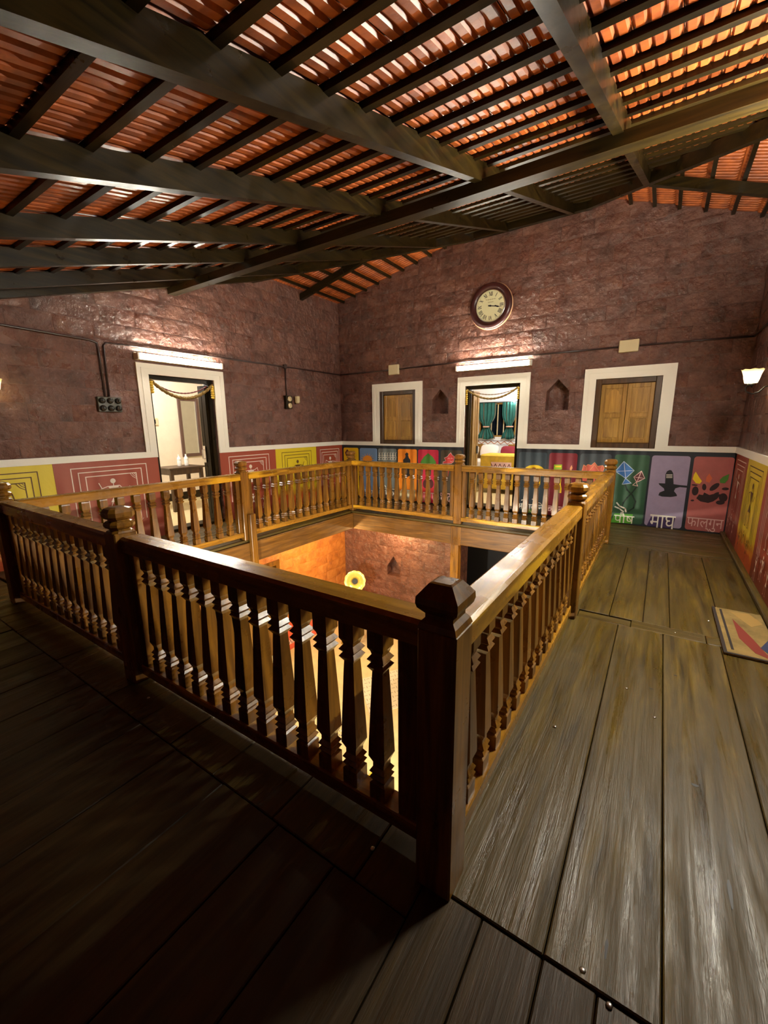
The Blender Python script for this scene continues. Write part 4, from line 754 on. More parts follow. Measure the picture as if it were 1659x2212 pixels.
tube_light('glowing white tube light over the open doorway on the left wall', (XL, 3.565, 2.425), 'y', (1, 0, 0), 1.25, TUBE_LEFT)
tube_light('glowing white tube light under the clock, over the rear doorway', (-2.49, YB, 2.475), 'x', (0, -1, 0), 1.27, TUBE_BACK)
tube_light('tube light on the right wall, past the photo edge', (XR, 3.60, 2.60), 'y', (-1, 0, 0), 1.25, TUBE_RIGHT)
SHADE, N, L, B = newmat('frosted_yellow_glass')
B.inputs['Base Color'].default_value = (1, .93, .55, 1); B.inputs['Roughness'].default_value = .5; B.inputs['Transmission Weight'].default_value = .0
tr_, tl_, ms_, ms2 = N.new('ShaderNodeBsdfTransparent'), N.new('ShaderNodeBsdfTranslucent'), N.new('ShaderNodeMixShader'), N.new('ShaderNodeMixShader')
tr_.inputs[0].default_value = (1, .95, .7, 1); tl_.inputs[0].default_value = (1, .92, .5, 1)
ms_.inputs[0].default_value = .6; L.new(tr_.outputs[0], ms_.inputs[1]); L.new(tl_.outputs[0], ms_.inputs[2]); ms2.inputs[0].default_value = .25
L.new(ms_.outputs[0], ms2.inputs[1]); L.new(B.outputs[0], ms2.inputs[2]); L.new(ms2.outputs[0], N['Material Output'].inputs[0])
def sconce(label, base, n, st=SCONCE):
    t = thing('wall_lamp', base, label, 'lamp', 'wall lamps with flared glass shades'); b = Vector(base); n = Vector(n); u = Vector((0, 0, 1))
    MB().lathe(b, n, [(.05, 0), (.05, .012), (.02, .022)], 16).obj('wall_plate', M['iron'], t, True)
    P_ = lambda a, z: b + n * a + u * z
    MB().tube([P_(.01, 0), P_(.06, -.01), P_(.10, -.06), P_(.15, -.075), P_(.20, -.05), P_(.205, -.005), P_(.17, .01), P_(.155, -.015)], .007, 8).obj('scroll_arm', M['iron'], t, True)
    MB().lathe(P_(.17, .0), u, [(.028, 0), (.03, .02), (.018, .03)], 14).obj('lamp_cup', M['iron'], t, True)
    mb = MB(); V, F = [], []; n_ = 32
    for r, z, rf in ((.050, .03, 0), (.062, .07, 0), (.070, .11, .01), (.086, .155, .03), (.092, .160, .04)):
        for i in range(n_):
            a = 2 * PI * i / n_; rr = r * (1 + rf * math.cos(8 * a)); V.append(P_(.17, z) + Vector((rr * math.cos(a), rr * math.sin(a), .012 * rf * 8 * math.cos(8 * a))))
    for q_ in range(4):
        for i in range(n_): j = (i + 1) % n_; F.append((q_ * n_ + i, q_ * n_ + j, q_ * n_ + n_ + j, q_ * n_ + n_ + i))
    mb.add(V, F).obj('glass_shade', SHADE, t, True)
    MB().lathe(P_(.17, .03), u, [(.012, 0), (.026, .03), (.030, .06), (.018, .085)], 14).obj('bulb', glow('lamp_bulb_glow', (1.0, .90, .62), st), t, True)
    return t
sconce('lit wall lamp with ruffled glass shade near the far right corner', (XR, 5.62, 1.855), (-1, 0, 0))
sconce('lit wall lamp on the left wall, cut by the photo edge', (XL, 1.44, 1.84), (1, 0, 0), 50)
# ================================================================== CLOCK
CX, CZ = -2.565, 3.41
ck = thing('wall_clock', (CX, YB, CZ), 'big round wall clock with cream dial and roman numerals', 'clock')
MB().lathe((CX, YB - .008, CZ), (0, -1, 0), [(.30, 0), (.35, .01), (.352, .05), (.335, .075), (.285, .082), (.262, .066), (.25, .05)], 48, caps=False).obj('rim', plain('dark_burgundy_wood', (.045, .014, .014, 1), .3, 0, .3, 14, .3), ck, True)
MB().lathe((CX, YB - .004, CZ), (0, -1, 0), [(.36, 0), (.362, .022), (.345, .024)], 48).obj('back_plate', plain('pale_wood_edge', srgb(196, 150, 112), .5), ck, True)
MB().lathe((CX, YB - .03, CZ), (0, -1, 0), [(.262, 0), (.262, .02)], 48).obj('dial', plain('cream_dial', srgb(226, 226, 184), .5), ck)
MB().lathe((CX, YB - .054, CZ), (0, -1, 0), [(.252, 0), (.244, .01), (.238, .01)], 48, caps=False).obj('bezel', M['metal'], ck, True)
st = []
rom = ['XII', 'I', 'II', 'III', 'IIII', 'V', 'VI', 'VII', 'VIII', 'IX', 'X', 'XI']
for h_, s in enumerate(rom):
    a = math.radians(90 - 30 * h_); rad = Vector((math.cos(a), math.sin(a))); tan = Vector((math.sin(a), -math.cos(a)))
    ws = {'I': .016, 'V': .032, 'X': .032}; tot = sum(ws[c] for c in s); x = -tot / 2
    for c in s:
        w = ws[c]; lo, hi = .155, .212
        def pt(u, r): q_ = rad * r + tan * u; return (CX + q_.x, CZ + q_.y)
        if c == 'I': st.append(('L', 'k', [pt(x + w / 2, lo), pt(x + w / 2, hi)], .009))
        elif c == 'V': st += [('L', 'k', [pt(x + .003, hi), pt(x + w / 2, lo)], .009), ('L', 'k', [pt(x + w - .003, hi), pt(x + w / 2, lo)], .005)]
        else: st += [('L', 'k', [pt(x + .003, hi), pt(x + w - .003, lo)], .009), ('L', 'k', [pt(x + w - .003, hi), pt(x + .003, lo)], .005)]
        x += w
for k in range(60):
    a = math.radians(6 * k); r0 = .222
    st.append(('L', 'k', [(CX + math.cos(a) * r0, CZ + math.sin(a) * r0), (CX + math.cos(a) * .229, CZ + math.sin(a) * .229)], .003))
mb = MB()
for s in st:
    for r in line_polys(s[2], s[3]): mb.add([(u, YB - .0512, z) for u, z in r], [(0, 1, 2, 3)])
mb.obj('numerals', M['black'], ck)
mb = MB()
for z0_, hw_, am in ((CZ + .10, .08, .010), (CZ + .058, .045, .005)):
    pts = [(CX - hw_ + 2 * hw_ * i / 40, z0_ + am * math.sin(i * 1.9) * (.5 + .5 * math.sin(i * .7 + 1))) for i in range(41)]
    for r in line_polys(pts, .004): mb.add([(u, YB - .0512, z) for u, z in r], [(0, 1, 2, 3)])
mb.obj('lettering', plain('faded_ink', srgb(150, 136, 86), .6), ck)
def hand(name, ang, ln, w, dd):
    a = math.radians(90 - ang); d = Vector((math.cos(a), math.sin(a))); n = Vector((-d.y, d.x)); pts = []
    for t_, ww in ((-.04, w * .5), (-.02, w * 1.1), (ln * .45, w * .4), (ln * .62, w * 1.3), (ln * .75, w * .5), (ln, .001)): pts.append((t_, ww))
    ring = [(CX + d.x * t_ + n.x * ww, CZ + d.y * t_ + n.y * ww) for t_, ww in pts] + [(CX + d.x * t_ - n.x * ww, CZ + d.y * t_ - n.y * ww) for t_, ww in reversed(pts)]
    MB().prism([(u, YB - dd, z) for u, z in ring], (0, -.002, 0)).obj(name, M['black'], ck)
hand('hour_hand', 98, .14, .010, .056); hand('minute_hand', 103, .20, .008, .060)
MB().lathe((CX, YB - .054, CZ), (0, -1, 0), [(.014, 0), (.014, .010)], 16).obj('hub', M['black'], ck)
# ================================================================== WIRING
def conduit(name, pts, lab, r=.011): tag(MB().tube(pts, r, 8).obj(name, M['conduit'], None, True), lab, 'conduit', 'surface wiring')
xl = XL + .026; ybk = YB - .026; xr = XR - .026
conduit('conduit', [(xl, 1.2, 2.565), (xl, 1.64, 2.558), (xl, 2.45, 2.535), (xl, 2.52, 2.515), (xl, 2.527, 2.46), (xl, 2.53, 1.89)], 'dark conduit from the left photo edge bending down to the six-switch board', .012)
conduit('conduit', [(xl, 2.575, 1.89), (xl, 2.59, 2.49), (xl, 2.62, 2.53), (xl, 2.69, 2.534), (xl, 4.2, 2.552), (xl, 5.575, 2.56), (xl, 7.10, 2.562)], 'dark conduit running over the left doorway to the far left corner')
conduit('conduit', [(xl + .0, 5.56, 2.53), (xl, 5.56, 2.065)], 'short dark conduit dropping to the two-switch board')
conduit('conduit', [(XL + .04, ybk, 2.562), (-4.575, ybk, 2.562)], 'short dark conduit from the far left corner to the first beige box')
conduit('conduit', [(-4.325, ybk, 2.565), (-3.13, ybk, 2.584), (-1.86, ybk, 2.582), (-.655, ybk, 2.576)], 'dark conduit along the rear wall under the clock')
conduit('conduit', [(-.39, ybk, 2.574), (.25, ybk, 2.562), (XR - .02, ybk, 2.55)], 'dark conduit from the second beige box to the far right corner')
conduit('conduit', [(xr, YB - .03, 2.55), (xr, 5.64, 2.55), (xr, 5.62, 2.52), (xr, 5.62, 1.92)], 'dark conduit dropping to the right wall lamp')
tag(MB().bbox(XL, XL + .05, 5.52, 5.60, 2.53, 2.60, .01).obj('junction_box', M['conduit']), 'small dark junction box on the left wall conduit', 'box', 'wiring boxes')
tag(MB().bbox(-4.565, -4.335, YB - .055, YB - .001, 2.47, 2.655, .008).obj('junction_box', M['ivory']), 'beige junction box on the rear conduit above the small shuttered window', 'box', 'wiring boxes')
jb = tag(MB().bbox(-.645, -.40, YB - .055, YB - .001, 2.495, 2.66, .008).obj('junction_box', M['ivory']), 'beige junction box on the rear conduit above the large shuttered window', 'box', 'wiring boxes')
def switchboard(y0, y1, z0, z1, rows, cols, label, body, knob, dep=.05):
    t = thing('switchboard', (XL, (y0 + y1) / 2, z0), label, 'switch'); MB().bbox(XL + .001, XL + dep, y0, y1, z0, z1, .006).obj('box', body, t)
    for r in range(rows):
        for c in range(cols):
            y = y0 + (y1 - y0) * (c + .5) / cols; z = z0 + (z1 - z0) * (r + .5) / rows; rr = min((y1 - y0) / cols, (z1 - z0) / rows) * .40
            s = MB().lathe((XL + dep, y, z), (1, 0, 0), [(rr, 0), (rr, .018), (rr * .7, .030)], 16).obj('switch', knob, t, True)
            MB().box(XL + dep + .028, XL + dep + .045, y - .006, y + .006, z - .012, z + .014).obj('toggle', knob, s)
GB = plain('olive_bakelite', (.055, .050, .030, 1), .35); BK = plain('dark_bakelite', (.016, .016, .012, 1), .25)
switchboard(2.43, 2.70, 1.705, 1.885, 2, 3, 'dark wall switchboard with six round black switches', GB, BK)
switchboard(5.50, 5.655, 1.825, 2.06, 2, 1, 'wooden switchboard with two round ivory switches', M['dark_z'], M['ivory'], .07)
t = thing('perfume_cup', (XL, 5.79, 1.93), 'small ivory cup-shaped holder beside the two-switch board', 'holder')
MB().lathe((XL + .06, 5.79, 1.93), (0, 0, 1), [(.03, 0), (.045, .02), (.052, .12), (.056, .125)], 18).obj('cup', M['ivory'], t, True)
MB().box(XL, XL + .03, 5.775, 5.805, 1.92, 1.99).obj('bracket', M['iron'], t)
# ================================================================== GARLANDS OVER THE DOORWAYS
GY = plain('marigold_yellow', (.62, .40, .04, 1), .6); GD = plain('dried_marigold', (.20, .12, .025, 1), .7); GR = plain('dark_red_beads', (.20, .04, .04, 1), .5)
def garland(label, P_, w, z0, zs, tails, mat, r=.024):
    """P_(u, z, d): place on the doorway plane"""
    mb = MB(); n = 44
    for i in range(n + 1):
        u = w * i / n; z = z0 - zs * (1 - (2 * i / n - 1) ** 2); mb.ball(P_(u, z), r * (1 + .15 * math.sin(i * 2.1)), 7)
    o = tag(mb.obj('flower_garland', mat, None, True), label, 'garland', 'door garlands')
    for u, ln in tails:
        tb_ = MB(); 
        for k in range(int(ln / .032)): tb_.ball(P_(u, z0 - .02 - k * .032), r * 1.25, 7, 0, .7)
        tb_.obj('tassel', GY, o, True)
PLg = lambda u, z: (XL + .012, DL[0] + .03 + u, z)
PBg = lambda u, z: (DB[0] + .03 + u, YB - .012, z)
garland('yellow marigold garland sagging across the left doorway', PLg, .92, 2.13, .21, [(.0, .17), (.92, .22)], GD)
garland('string of dark red beads above the marigolds in the left doorway', lambda u, z: (XL - .03, DL[0] + .08 + u, z), .80, 2.11, .12, [], GR, .011)
garland('yellow marigold garland sagging across the rear doorway', PBg, .90, 2.11, .17, [(.0, .27), (.90, .20)], GD, .018)
garland('thin string of pale beads in the rear doorway', lambda u, z: (DB[0] + .08 + u, YB + .03, z), .8, 2.09, .08, [], plain('faded_beads', (.36, .24, .14, 1), .6), .010)
# ================================================================== LEFT BEDROOM
BX0 = -8.45
struct(MB().box(BX0 - .1, BX0, 1.2, 7.0, 0, 3.2).obj('wall_left_bedroom', M['cream']))
struct(MB().box(BX0, XL - .25, 1.1, 1.2, 0, 3.2).obj('wall_left_bedroom_front', M['cream']))
struct(MB().box(BX0, XL - .25, 6.9, 7.0, 0, 3.2).obj('wall_left_bedroom_back', M['cream']))
struct(MB().box(BX0, XL - .24, 1.2, 6.9, -.1, 0).obj('floor_left_bedroom', M['roomfloor']))
struct(MB().box(BX0 - .1, XL - .25, 1.1, 7.0, 3.2, 3.3).obj('ceiling_left_bedroom', plain('pink_ceiling', srgb(206, 176, 168), .8)))
struct(MB().box(XL - .28, XL - .251, DL[1] + .01, 6.9, 0, 3.2).box(XL - .28, XL - .251, 1.2, DL[0] - .01, 0, 3.2).box(XL - .28, XL - .251, DL[0] - .01, DL[1] + .01, DL[3] + .01, 3.2).obj('wall_right_bedroom', M['cream']))
struct(MB().box(BX0, BX0 + .02, 1.2, 6.9, 0, .16).obj('baseboard_left_bedroom', M['dark_y']))
mi = thing('wall_mirror', (BX0, 5.22, .95), 'tall dark-framed mirror on the bedroom wall seen through the left doorway', 'mirror')
y0, y1, z0, z1, fw_ = 5.03, 5.50, .90, 2.12, .065; x0, x1 = BX0 + .002, BX0 + .035
MB().bbox(x0, x1, y0, y0 + fw_, z0, z1, .005).bbox(x0, x1, y1 - fw_, y1, z0, z1, .005).bbox(x0, x1, y0 + fw_, y1 - fw_, z0, z0 + fw_, .005).bbox(x0, x1, y0 + fw_, y1 - fw_, z1 - fw_, z1, .005).obj('frame', plain('grey_brown_wood', (.10, .055, .040, 1), .5), mi)
MB().box(x0, x0 + .012, y0 + fw_, y1 - fw_, z0 + fw_, z1 - fw_).obj('mirror_glass', M['glass'], mi)
tb = thing('side_table', (-7.45, 4.42, 0), 'dark brown wooden side table holding two bottles, beyond the left doorway', 'table')
TX0, TX1, TY0, TY1, TZ = -7.75, -7.20, 4.02, 4.72, .80
MB().bbox(TX0, TX1, TY0, TY1, TZ - .03, TZ, .006).obj('top', M['frame_z'], tb)
MB().box(TX0 + .04, TX1 - .04, TY0 + .04, TY1 - .04, TZ - .13, TZ - .03).obj('apron', M['frame_z'], tb)
for a, b in ((TX0 + .03, TY0 + .03), (TX1 - .09, TY0 + .03), (TX0 + .03, TY1 - .09), (TX1 - .09, TY1 - .09)): MB().bbox(a, a + .06, b, b + .06, 0, TZ - .03, .005).obj('leg', M['frame_z'], tb)
WG = plain('clear_bottle_plastic', (.85, .87, .84, 1), .15)
for k, (y, lb) in enumerate(((4.36, 'clear water bottle on the bedroom table, the left one'), (4.50, 'clear water bottle on the bedroom table, the right one'))):
    b = thing('water_bottle', (-7.45, y, TZ), lb, 'bottle', 'bottles on the bedroom table')
    MB().lathe((-7.45, y, TZ), (0, 0, 1), [(.034, 0), (.037, .01), (.037, .10), (.034, .11), (.037, .12), (.036, .15), (.014, .185), (.014, .20)], 18).obj('body', WG, b, True)
    MB().lathe((-7.45, y, TZ + .198), (0, 0, 1), [(.016, 0), (.016, .022)], 14).obj('cap', M['white'], b)
sb = thing('socket_box', (BX0, 4.53, 1.56), 'small ivory socket box on the bedroom wall', 'socket')
MB().bbox(BX0 + .001, BX0 + .035, 4.45, 4.58, 1.56, 1.70, .005).obj('box', M['ivory'], sb); MB().box(BX0 + .035, BX0 + .04, 4.47, 4.53, 1.59, 1.67).obj('socket', M['black'], sb)
tag(MB().tube([(BX0 + .015, 4.5, 1.70), (BX0 + .015, 4.46, 2.05), (BX0 + .015, 4.46, 2.35)], .008, 6).obj('cable', M['black'], None, True), 'black cable rising from the bedroom socket box', 'cable')
# ================================================================== REAR BEDROOM
RY = 10.6
WC = (-4.02, -3.06, 1.20, 2.05)
struct(MB().box(-5.0, WC[0], RY, RY + .2, 0, 3.2).box(WC[1], -.6, RY, RY + .2, 0, 3.2).box(WC[0], WC[1], RY, RY + .2, 0, WC[2]).box(WC[0], WC[1], RY, RY + .2, WC[3], 3.2).obj('wall_back_bedroom', plain('white_bedroom_wall', srgb(226, 232, 232), .8)))
struct(MB().box(-5.1, -5.0, YB + .3, RY + .2, 0, 3.2).obj('wall_left_back_bedroom', M['cream'])); struct(MB().box(-.6, -.5, YB + .3, RY + .2, 0, 3.2).obj('wall_right_back_bedroom', M['cream']))
struct(MB().box(-5.0, -.6, YB + .29, RY, -.1, 0).obj('floor_back_bedroom', M['roomfloor'])); struct(MB().box(-5.1, -.5, YB + .3, RY + .2, 3.0, 3.1).obj('ceiling_back_bedroom', plain('pink_ceiling_rear', srgb(214, 186, 170), .8)))
w3 = struct(MB().box(WC[0], WC[1], RY + .12, RY + .14, WC[2], WC[3]).obj('window_3', M['void']))
MB().box(WC[0], WC[1], RY + .02, RY + .07, WC[2], WC[2] + .04).box(WC[0], WC[1], RY + .02, RY + .07, WC[3] - .04, WC[3]).box(WC[0], WC[0] + .04, RY + .02, RY + .07, WC[2], WC[3]).box(WC[1] - .04, WC[1], RY + .02, RY + .07, WC[2], WC[3]).obj('window_frame', M['sal'], w3)
for k in range(5):
    x = WC[0] + (WC[1] - WC[0]) * (k + 1) / 6; MB().box(x - .012, x + .012, RY + .03, RY + .05, WC[2] + .04, WC[3] - .04).obj('window_bar', M['ivory'], w3)
tag(MB().tube([(WC[0] - .06, RY - .06, 2.06), (WC[1] + .06, RY - .06, 2.06)], .010, 8).obj('curtain_rod', M['iron'], None, True), 'thin dark curtain rod over the rear bedroom window', 'rod')
CG = plain('teal_green_cotton', (.010, .10, .085, 1), .8, 0, .2, 60, .25)
def curtain(x0, x1, tie, label):
    t = thing('curtain', ((x0 + x1) / 2, RY - .06, 1.15), label, 'curtain', 'green curtains'); V, F = [], []; nu, nv = 34, 12
    for j in range(nv + 1):
        v = j / nv; z = 2.05 - .90 * v; k = 1 - .62 * math.exp(-((v - .66) / .17) ** 2) * 1.0
        for i in range(nu + 1):
            u = i / nu; xc = tie; x = xc + (x0 + (x1 - x0) * u - xc) * k
            V.append((x, RY - .06 + .022 * math.sin(u * 30) * (.5 + .5 * k), z + .015 * math.sin(u * 9) * v))
    for j in range(nv):
        for i in range(nu): a = j * (nu + 1) + i; F.append((a, a + 1, a + nu + 2, a + nu + 1))
    o = MB().add(V, F).obj('cloth', CG, t, True); md = o.modifiers.new('s', 'SOLIDIFY'); md.thickness = .004
    for ub in (.34, .98):
        V2, F2 = [], []
        for j in range(nv + 1):
            for du_ in (0, .05):
                u = ub - du_; v = j / nv; k = 1 - .62 * math.exp(-((v - .66) / .17) ** 2)
                V2.append((tie + (x0 + (x1 - x0) * u - tie) * k, RY - .075 + .022 * math.sin(u * 30) * (.5 + .5 * k), 2.05 - .90 * v))
        for j in range(nv): F2.append((2 * j, 2 * j + 1, 2 * j + 3, 2 * j + 2))
        MB().add(V2, F2).obj('edge_ribbon', plain('peach_ribbon_edge', (.5, .32, .25, 1), .7), t, True)
    zt_ = 2.05 - .90 * .66; MB().lathe((tie, RY - .06, zt_ - .015), (0, 0, 1), [(.11 if abs(x1 - x0) > .5 else .09, 0), (.11 if abs(x1 - x0) > .5 else .09, .03)], 16).obj('tie_band', plain('peach_ribbon', (.6, .35, .25, 1), .7), t, True)
curtain(-4.03, -3.55, -3.80, 'wide green curtain tied back left of the dark bedroom window')
curtain(-3.40, -3.04, -3.20, 'narrow green curtain right of the dark bedroom window')
lb = thing('light_bulb', (-3.10, RY - .002, 2.06), 'glaring bare white bulb above the narrow green curtain', 'lamp')
MB().lathe((-3.10, RY - .001, 2.10), (0, -1, 0), [(.035, 0), (.03, .05)], 14).obj('holder', M['white'], lb, True)
MB().lathe((-3.10, RY - .05, 2.10), (0, -1, 0), [(.02, 0), (.045, .04), (.055, .08), (.045, .12), (.015, .14)], 16).obj('bulb', glow('bulb_glow', (1, .96, .86), 60), lb, True)
it = [('L', 'maroon', [(-5.0, 1.10), (-.6, 1.10)], .012)]
zz = []; x = -4.95
while x < -.7: zz.append((x, 1.085 if len(zz) % 2 else 1.02)); x += .085
it.append(('L', 'brownspot', zz, .016)); it.append(('L', 'maroon', [(-5.0, 1.0), (-.6, 1.0)], .008))
art_obj('border_pattern', it, lambda u, z, d: (u, RY + d, z), bpy.data.objects['wall_back_bedroom'], .002)
yt = thing('covered_table', (-2.95, 9.2, 0), 'table under a bright yellow cloth beyond the rear doorway', 'table')
YC = plain('yellow_cloth', (.62, .42, .04, 1), .8, 0, .2, 30, .2)
MB().bbox(-3.36, -2.3, 9.0, 9.6, .10, .86, .03).obj('cloth', YC, yt, False)
for a, b in ((-3.33, 9.03), (-2.38, 9.03), (-3.33, 9.52), (-2.38, 9.52)): MB().box(a, a + .05, b, b + .05, 0, .12).obj('leg', M['sal'], yt)
art_obj('hem_pattern', [('P', 'pinkwhite', [(-3.1, .52), (-2.65, .52), (-2.65, .70), (-3.1, .70)]), ('L', 'maroon', [(-3.1 + .05 * i, .56 if i % 2 else .66) for i in range(10)], .014)], lambda u, z, d: (u, 9.0 + d, z), yt, .002)
bd = thing('bed', (-3.3, 10.1, 0), 'wooden bed with white linen behind the yellow table', 'bed')
MB().bbox(-4.6, -2.3, 9.75, 10.5, .30, .42, .01).obj('frame', M['sal'], bd); MB().bbox(-4.58, -2.32, 9.77, 10.48, .42, .66, .04).obj('mattress', plain('white_linen', srgb(232, 228, 220), .85, 0, .2, 14), bd)
for a in (-4.6, -2.38): MB().box(a, a + .08, 9.75, 9.83, 0, .30).box(a, a + .08, 10.4, 10.48, 0, .3).obj('leg', M['sal'], bd)
MB().bbox(-4.1, -3.85, 10.5, 10.56, .42, 1.02, .01).bbox(-3.2, -2.5, 10.5, 10.56, .42, 1.02, .01).obj('headboard', M['sal'], bd)
def cushion(name, c, sx, sy, sz, mat, label, rx=0.0):
    V, F = [], []; n, m_ = 14, 8
    for j in range(m_ + 1):
        ph = -PI / 2 + PI * j / m_
        for i in range(n):
            a = 2 * PI * i / n; cu, su = math.cos(a), math.sin(a); e = .55
            V.append((sx * math.copysign(abs(cu) ** e, cu) * math.cos(ph) ** .6 if math.cos(ph) > 0 else 0, sy * math.sin(ph) if False else sz * math.sin(ph), sy * math.copysign(abs(su) ** e, su) * (max(0, math.cos(ph)) ** .6)))
    for j in range(m_):
        for i in range(n): k = (i + 1) % n; F.append((j * n + i, j * n + k, j * n + n + k, j * n + n + i))
    o = MB().add(V, F).obj(name, mat, None, True, c); o.rotation_euler.x = rx; return tag(o, label, 'cushion', 'cushions on the rear bed')
cushion('pillow', (-3.60, 10.28, .86), .24, .17, .07, plain('white_pillow', srgb(236, 232, 226), .85), 'white pillow leaning on the rear bed', -.35)
cushion('pillow', (-4.08, 10.24, .86), .22, .15, .08, plain('pale_pillow', srgb(214, 206, 190), .85), 'pale grey pillow left of the white pillow', -.4)
cushion('pillow', (-3.10, 10.24, .86), .20, .14, .08, plain('dark_red_pillow', (.22, .015, .03, 1), .8), 'dark red cushion right of the white pillow', -.4)
# ================================================================== RUG
rg = thing('striped_rug', (.66, 3.76, .0), 'woven cream rug with red and blue diamonds at the right photo edge', 'rug', None)
rx0, rx1, ry0, ry1 = .49, .795, 3.31, 4.15
MB().bbox(rx0, rx1, ry0, ry1, .004, .016, .003).obj('pile', plain('cream_wool', (.22, .15, .045, 1), .9, 0, .8, 90, .35), rg)
RP = dict(k=plain('black_wool', (.02, .014, .012, 1), .9), r=plain('red_wool', (.17, .022, .012, 1), .9), b=plain('navy_wool', (.02, .03, .08, 1), .9), o=plain('ochre_wool', (.30, .19, .05, 1), .9))
def strip(name, pts, mt): MB().prism([(x, y, .0158) for x, y in pts], (0, 0, .0012)).obj(name, mt, rg)
strip('border', [(rx0, ry0), (rx1, ry0), (rx1, ry0 + .02), (rx0 + .02, ry0 + .02), (rx0 + .02, ry1), (rx0, ry1)], RP['k'])
strip('border', [(rx0 + .045, ry0 + .07), (rx0 + .06, ry0 + .07), (rx0 + .06, ry1 - .03), (rx0 + .045, ry1 - .03)], RP['k'])
strip('diamond', [(.60, 3.60), (.66, 3.40), (.735, 3.34), (.68, 3.62), (.60, 3.95)], RP['r'])
strip('diamond', [(.70, 3.50), (.76, 3.36), (.795, 3.40), (.795, 3.74)], RP['b'])
strip('diamond', [(.60, 4.10), (.70, 3.85), (.78, 3.95), (.72, 4.12)], RP['o'])
# ================================================================== THE HALL BELOW
mt_ = thing('woven_mat', (-3.1, 4.9, ZF2), 'white woven mat with short dark dashes on the hall floor', 'mat')
MW = plain('white_weave', srgb(226, 218, 186), .8, 0, .5, 60)
mb = MB(); P0, P1, P3 = Vector((-4.02, 5.22, ZF2)), Vector((-3.32, 4.56, ZF2)), Vector((-3.55, 5.95, ZF2)); e1, e2 = P1 - P0, (P3 - P0) * 1.3
z_ = Vector((0, 0, .018)); mb.add([P0, P1, P1 + e2, P0 + e2, P0 + z_, P1 + z_, P1 + e2 + z_, P0 + e2 + z_], [(0, 3, 2, 1), (4, 5, 6, 7), (0, 1, 5, 4), (1, 2, 6, 5), (2, 3, 7, 6), (3, 0, 4, 7)]).obj('mat_body', MW, mt_)
mb = MB(); q = random.Random(4)
for i in range(9):
    for j in range(18):
        a = P0 + e1 * ((i + .5) / 9) + e2 * ((j + .5) / 18) + Vector((0, 0, .019)); d = (e1 if (i + j) % 2 else e2).normalized() * .028; n = Vector((-d.y, d.x, 0)).normalized() * .004
        mb.add([a - d - n, a + d - n, a + d + n, a - d + n], [(0, 1, 2, 3)])
stuff(mb.obj('weave_dashes', plain('brown_thread', (.22, .15, .07, 1), .8), mt_))
# gramophone on its stand
GX, GY_ = -4.86, 6.25
st_ = thing('gramophone_stand', (GX, GY_, ZF2), 'small brass-legged stand under the gramophone in the hall', 'stand')
MB().bbox(GX - .20, GX + .20, GY_ - .20, GY_ + .20, -2.12, -2.09, .006).obj('top', M['rail_x'], st_)
for a in (-.17, .17):
    for b in (-.17, .17): MB().tube([(GX + a, GY_ + b, -2.12), (GX + a * 1.1, GY_ + b * 1.1, -2.5), (GX + a * 1.25, GY_ + b * 1.25, ZF2)], .016, 8).obj('leg', M['brass'], st_, True)
gr = thing('gramophone', (GX, GY_, -2.09), 'brass-horned gramophone in the hall, its fluted bell facing up at the gallery', 'gramophone')
MB().bbox(GX - .17, GX + .17, GY_ - .17, GY_ + .17, -2.09, -1.93, .01).obj('case', M['rail_x'], gr)
MB().lathe((GX, GY_, -1.93), (0, 0, 1), [(.13, 0), (.13, .015)], 24).obj('turntable', M['iron'], gr)
hd = (camp - Vector((GX, GY_, -1.58))); hd.normalize()
hc = Vector((GX, GY_, -1.56))
MB().tube([(GX, GY_ + .14, -1.92), (GX, GY_ + .18, -1.80), hc - hd * .30 + Vector((0, 0, -.03)), hc - hd * .22], [.02, .022, .028, .034], 10).obj('horn_elbow', M['brass'], gr, True)
MB().lathe(hc - hd * .12, hd, [(.055, 0), (.055, .002)], 24).obj('throat', M['black'], gr)  # black disc painted in for the shade deep inside the horn
mb = MB(); V, F = [], []; n_ = 64; a_ = hd.orthogonal().normalized(); b_ = hd.cross(a_)
pr = [(.03, -.24), (.045, -.16), (.07, -.09), (.115, -.03), (.165, .0), (.205, .012), (.208, .006)]
for r, z in pr:
    for i in range(n_):
        t_ = 2 * PI * i / n_; rr = r * (1 + .055 * abs(math.cos(6 * t_)) * (r / .2)); V.append(hc + hd * z + (a_ * math.cos(t_) + b_ * math.sin(t_)) * rr)
for k in range(len(pr) - 1):
    for i in range(n_): j = (i + 1) % n_; F.append((k * n_ + i, k * n_ + j, k * n_ + n_ + j, k * n_ + n_ + i))
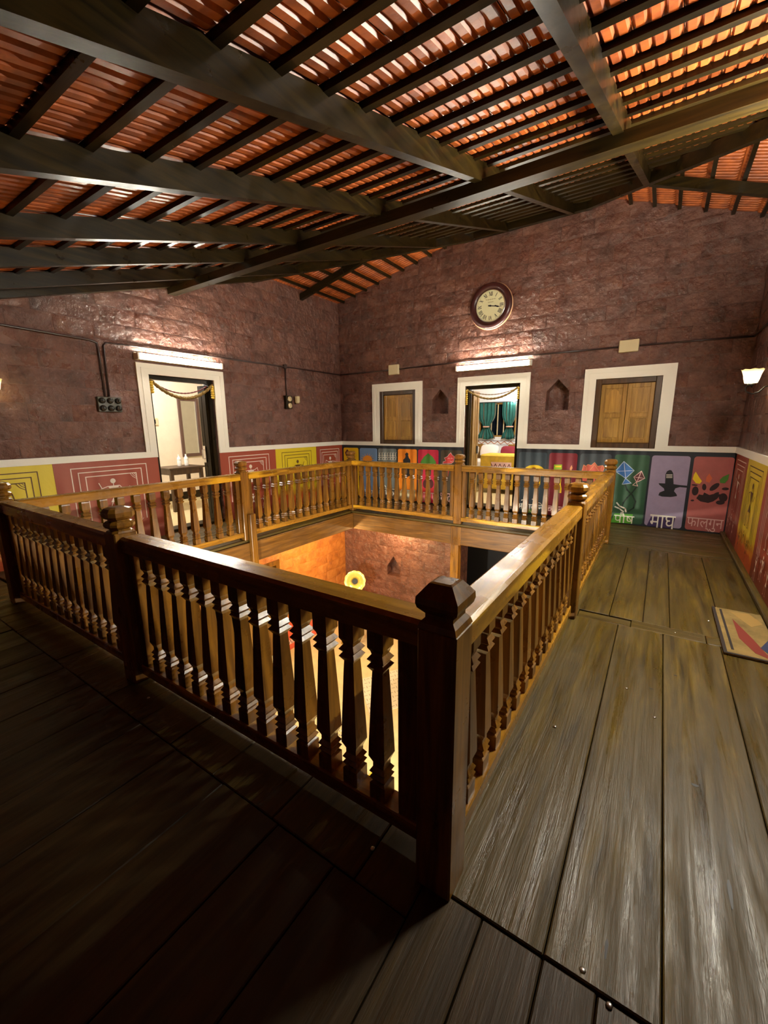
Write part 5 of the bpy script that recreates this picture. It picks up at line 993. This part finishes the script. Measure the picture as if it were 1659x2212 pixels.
mb.add(V, F).obj('horn', plain('yellow_gilt_horn', (.80, .66, .20, 1), .3, .55), gr, True)
# rangoli and marigolds on the hall floor
rn = thing('rangoli', (-3.6, 3.9, ZF2), 'white floor drawing of looping curls in the hall', 'decoration')
mb = MB(); rc = Vector((-3.75, 3.95, ZF2 + .002))
for k in range(8):
    a = 2 * PI * k / 8; c = rc + Vector((math.cos(a), math.sin(a), 0)) * .30
    pts = [(c.x + .11 * math.cos(t) * (1 - .05 * i), c.y + .11 * math.sin(t) * (1 - .05 * i)) for i, t in enumerate([a + PI + .5 * j for j in range(13)])]
    for r in line_polys(pts, .022): mb.add([(u, v, rc.z) for u, v in r], [(0, 1, 2, 3)])
stuff(mb.obj('powder_line', M['white'], rn))
for k, (x, y, lb) in enumerate(((-2.62, 3.62, 'larger heap of yellow marigolds on the hall floor'), (-2.72, 3.45, 'smaller heap of yellow marigolds on the hall floor'))):
    mb = MB(); q = random.Random(k)
    for i in range(14): mb.ball((x + q.uniform(-.06, .06), y + q.uniform(-.06, .06), ZF2 + .025 + q.uniform(0, .03)), .028, 7, 0, .8)
    tag(mb.obj('marigold_heap', plain('bright_marigold_%d' % k, (.85, .52, .02, 1), .6), None, True), lb, 'flowers', 'marigold heaps')
# nails worked loose from the boards
nm = MB()
for x, y in ((.04, .99), (-.03, 1.03), (.23, 3.49), (-.02, 2.55), (-.72, .99), (-2.28, 1.0), (.45, 3.85), (-.30, 2.0), (.12, 2.35)): nm.lathe((x, y, -.001), (0, 0, 1), [(.007, 0), (.009, .003), (.005, .006)], 8)
nm.obj('nail_heads', M['metal'], floor, True)
kn = MB()
for x, y, a, b in ((.34, 1.50, .006, .055), (.27, 1.95, .014, .008), (.02, 1.12, .004, .03), (.10, 2.62, .012, .005), (.22, 2.85, .010, .005)):
    kn.add([(x + a * math.cos(t) * (1 + .25 * math.sin(3 * t)), y + b * math.sin(t), .0022) for t in [2 * PI * i / 10 for i in range(10)]], [tuple(range(10))])
kn.obj('knot_hole', M['black'], floor)
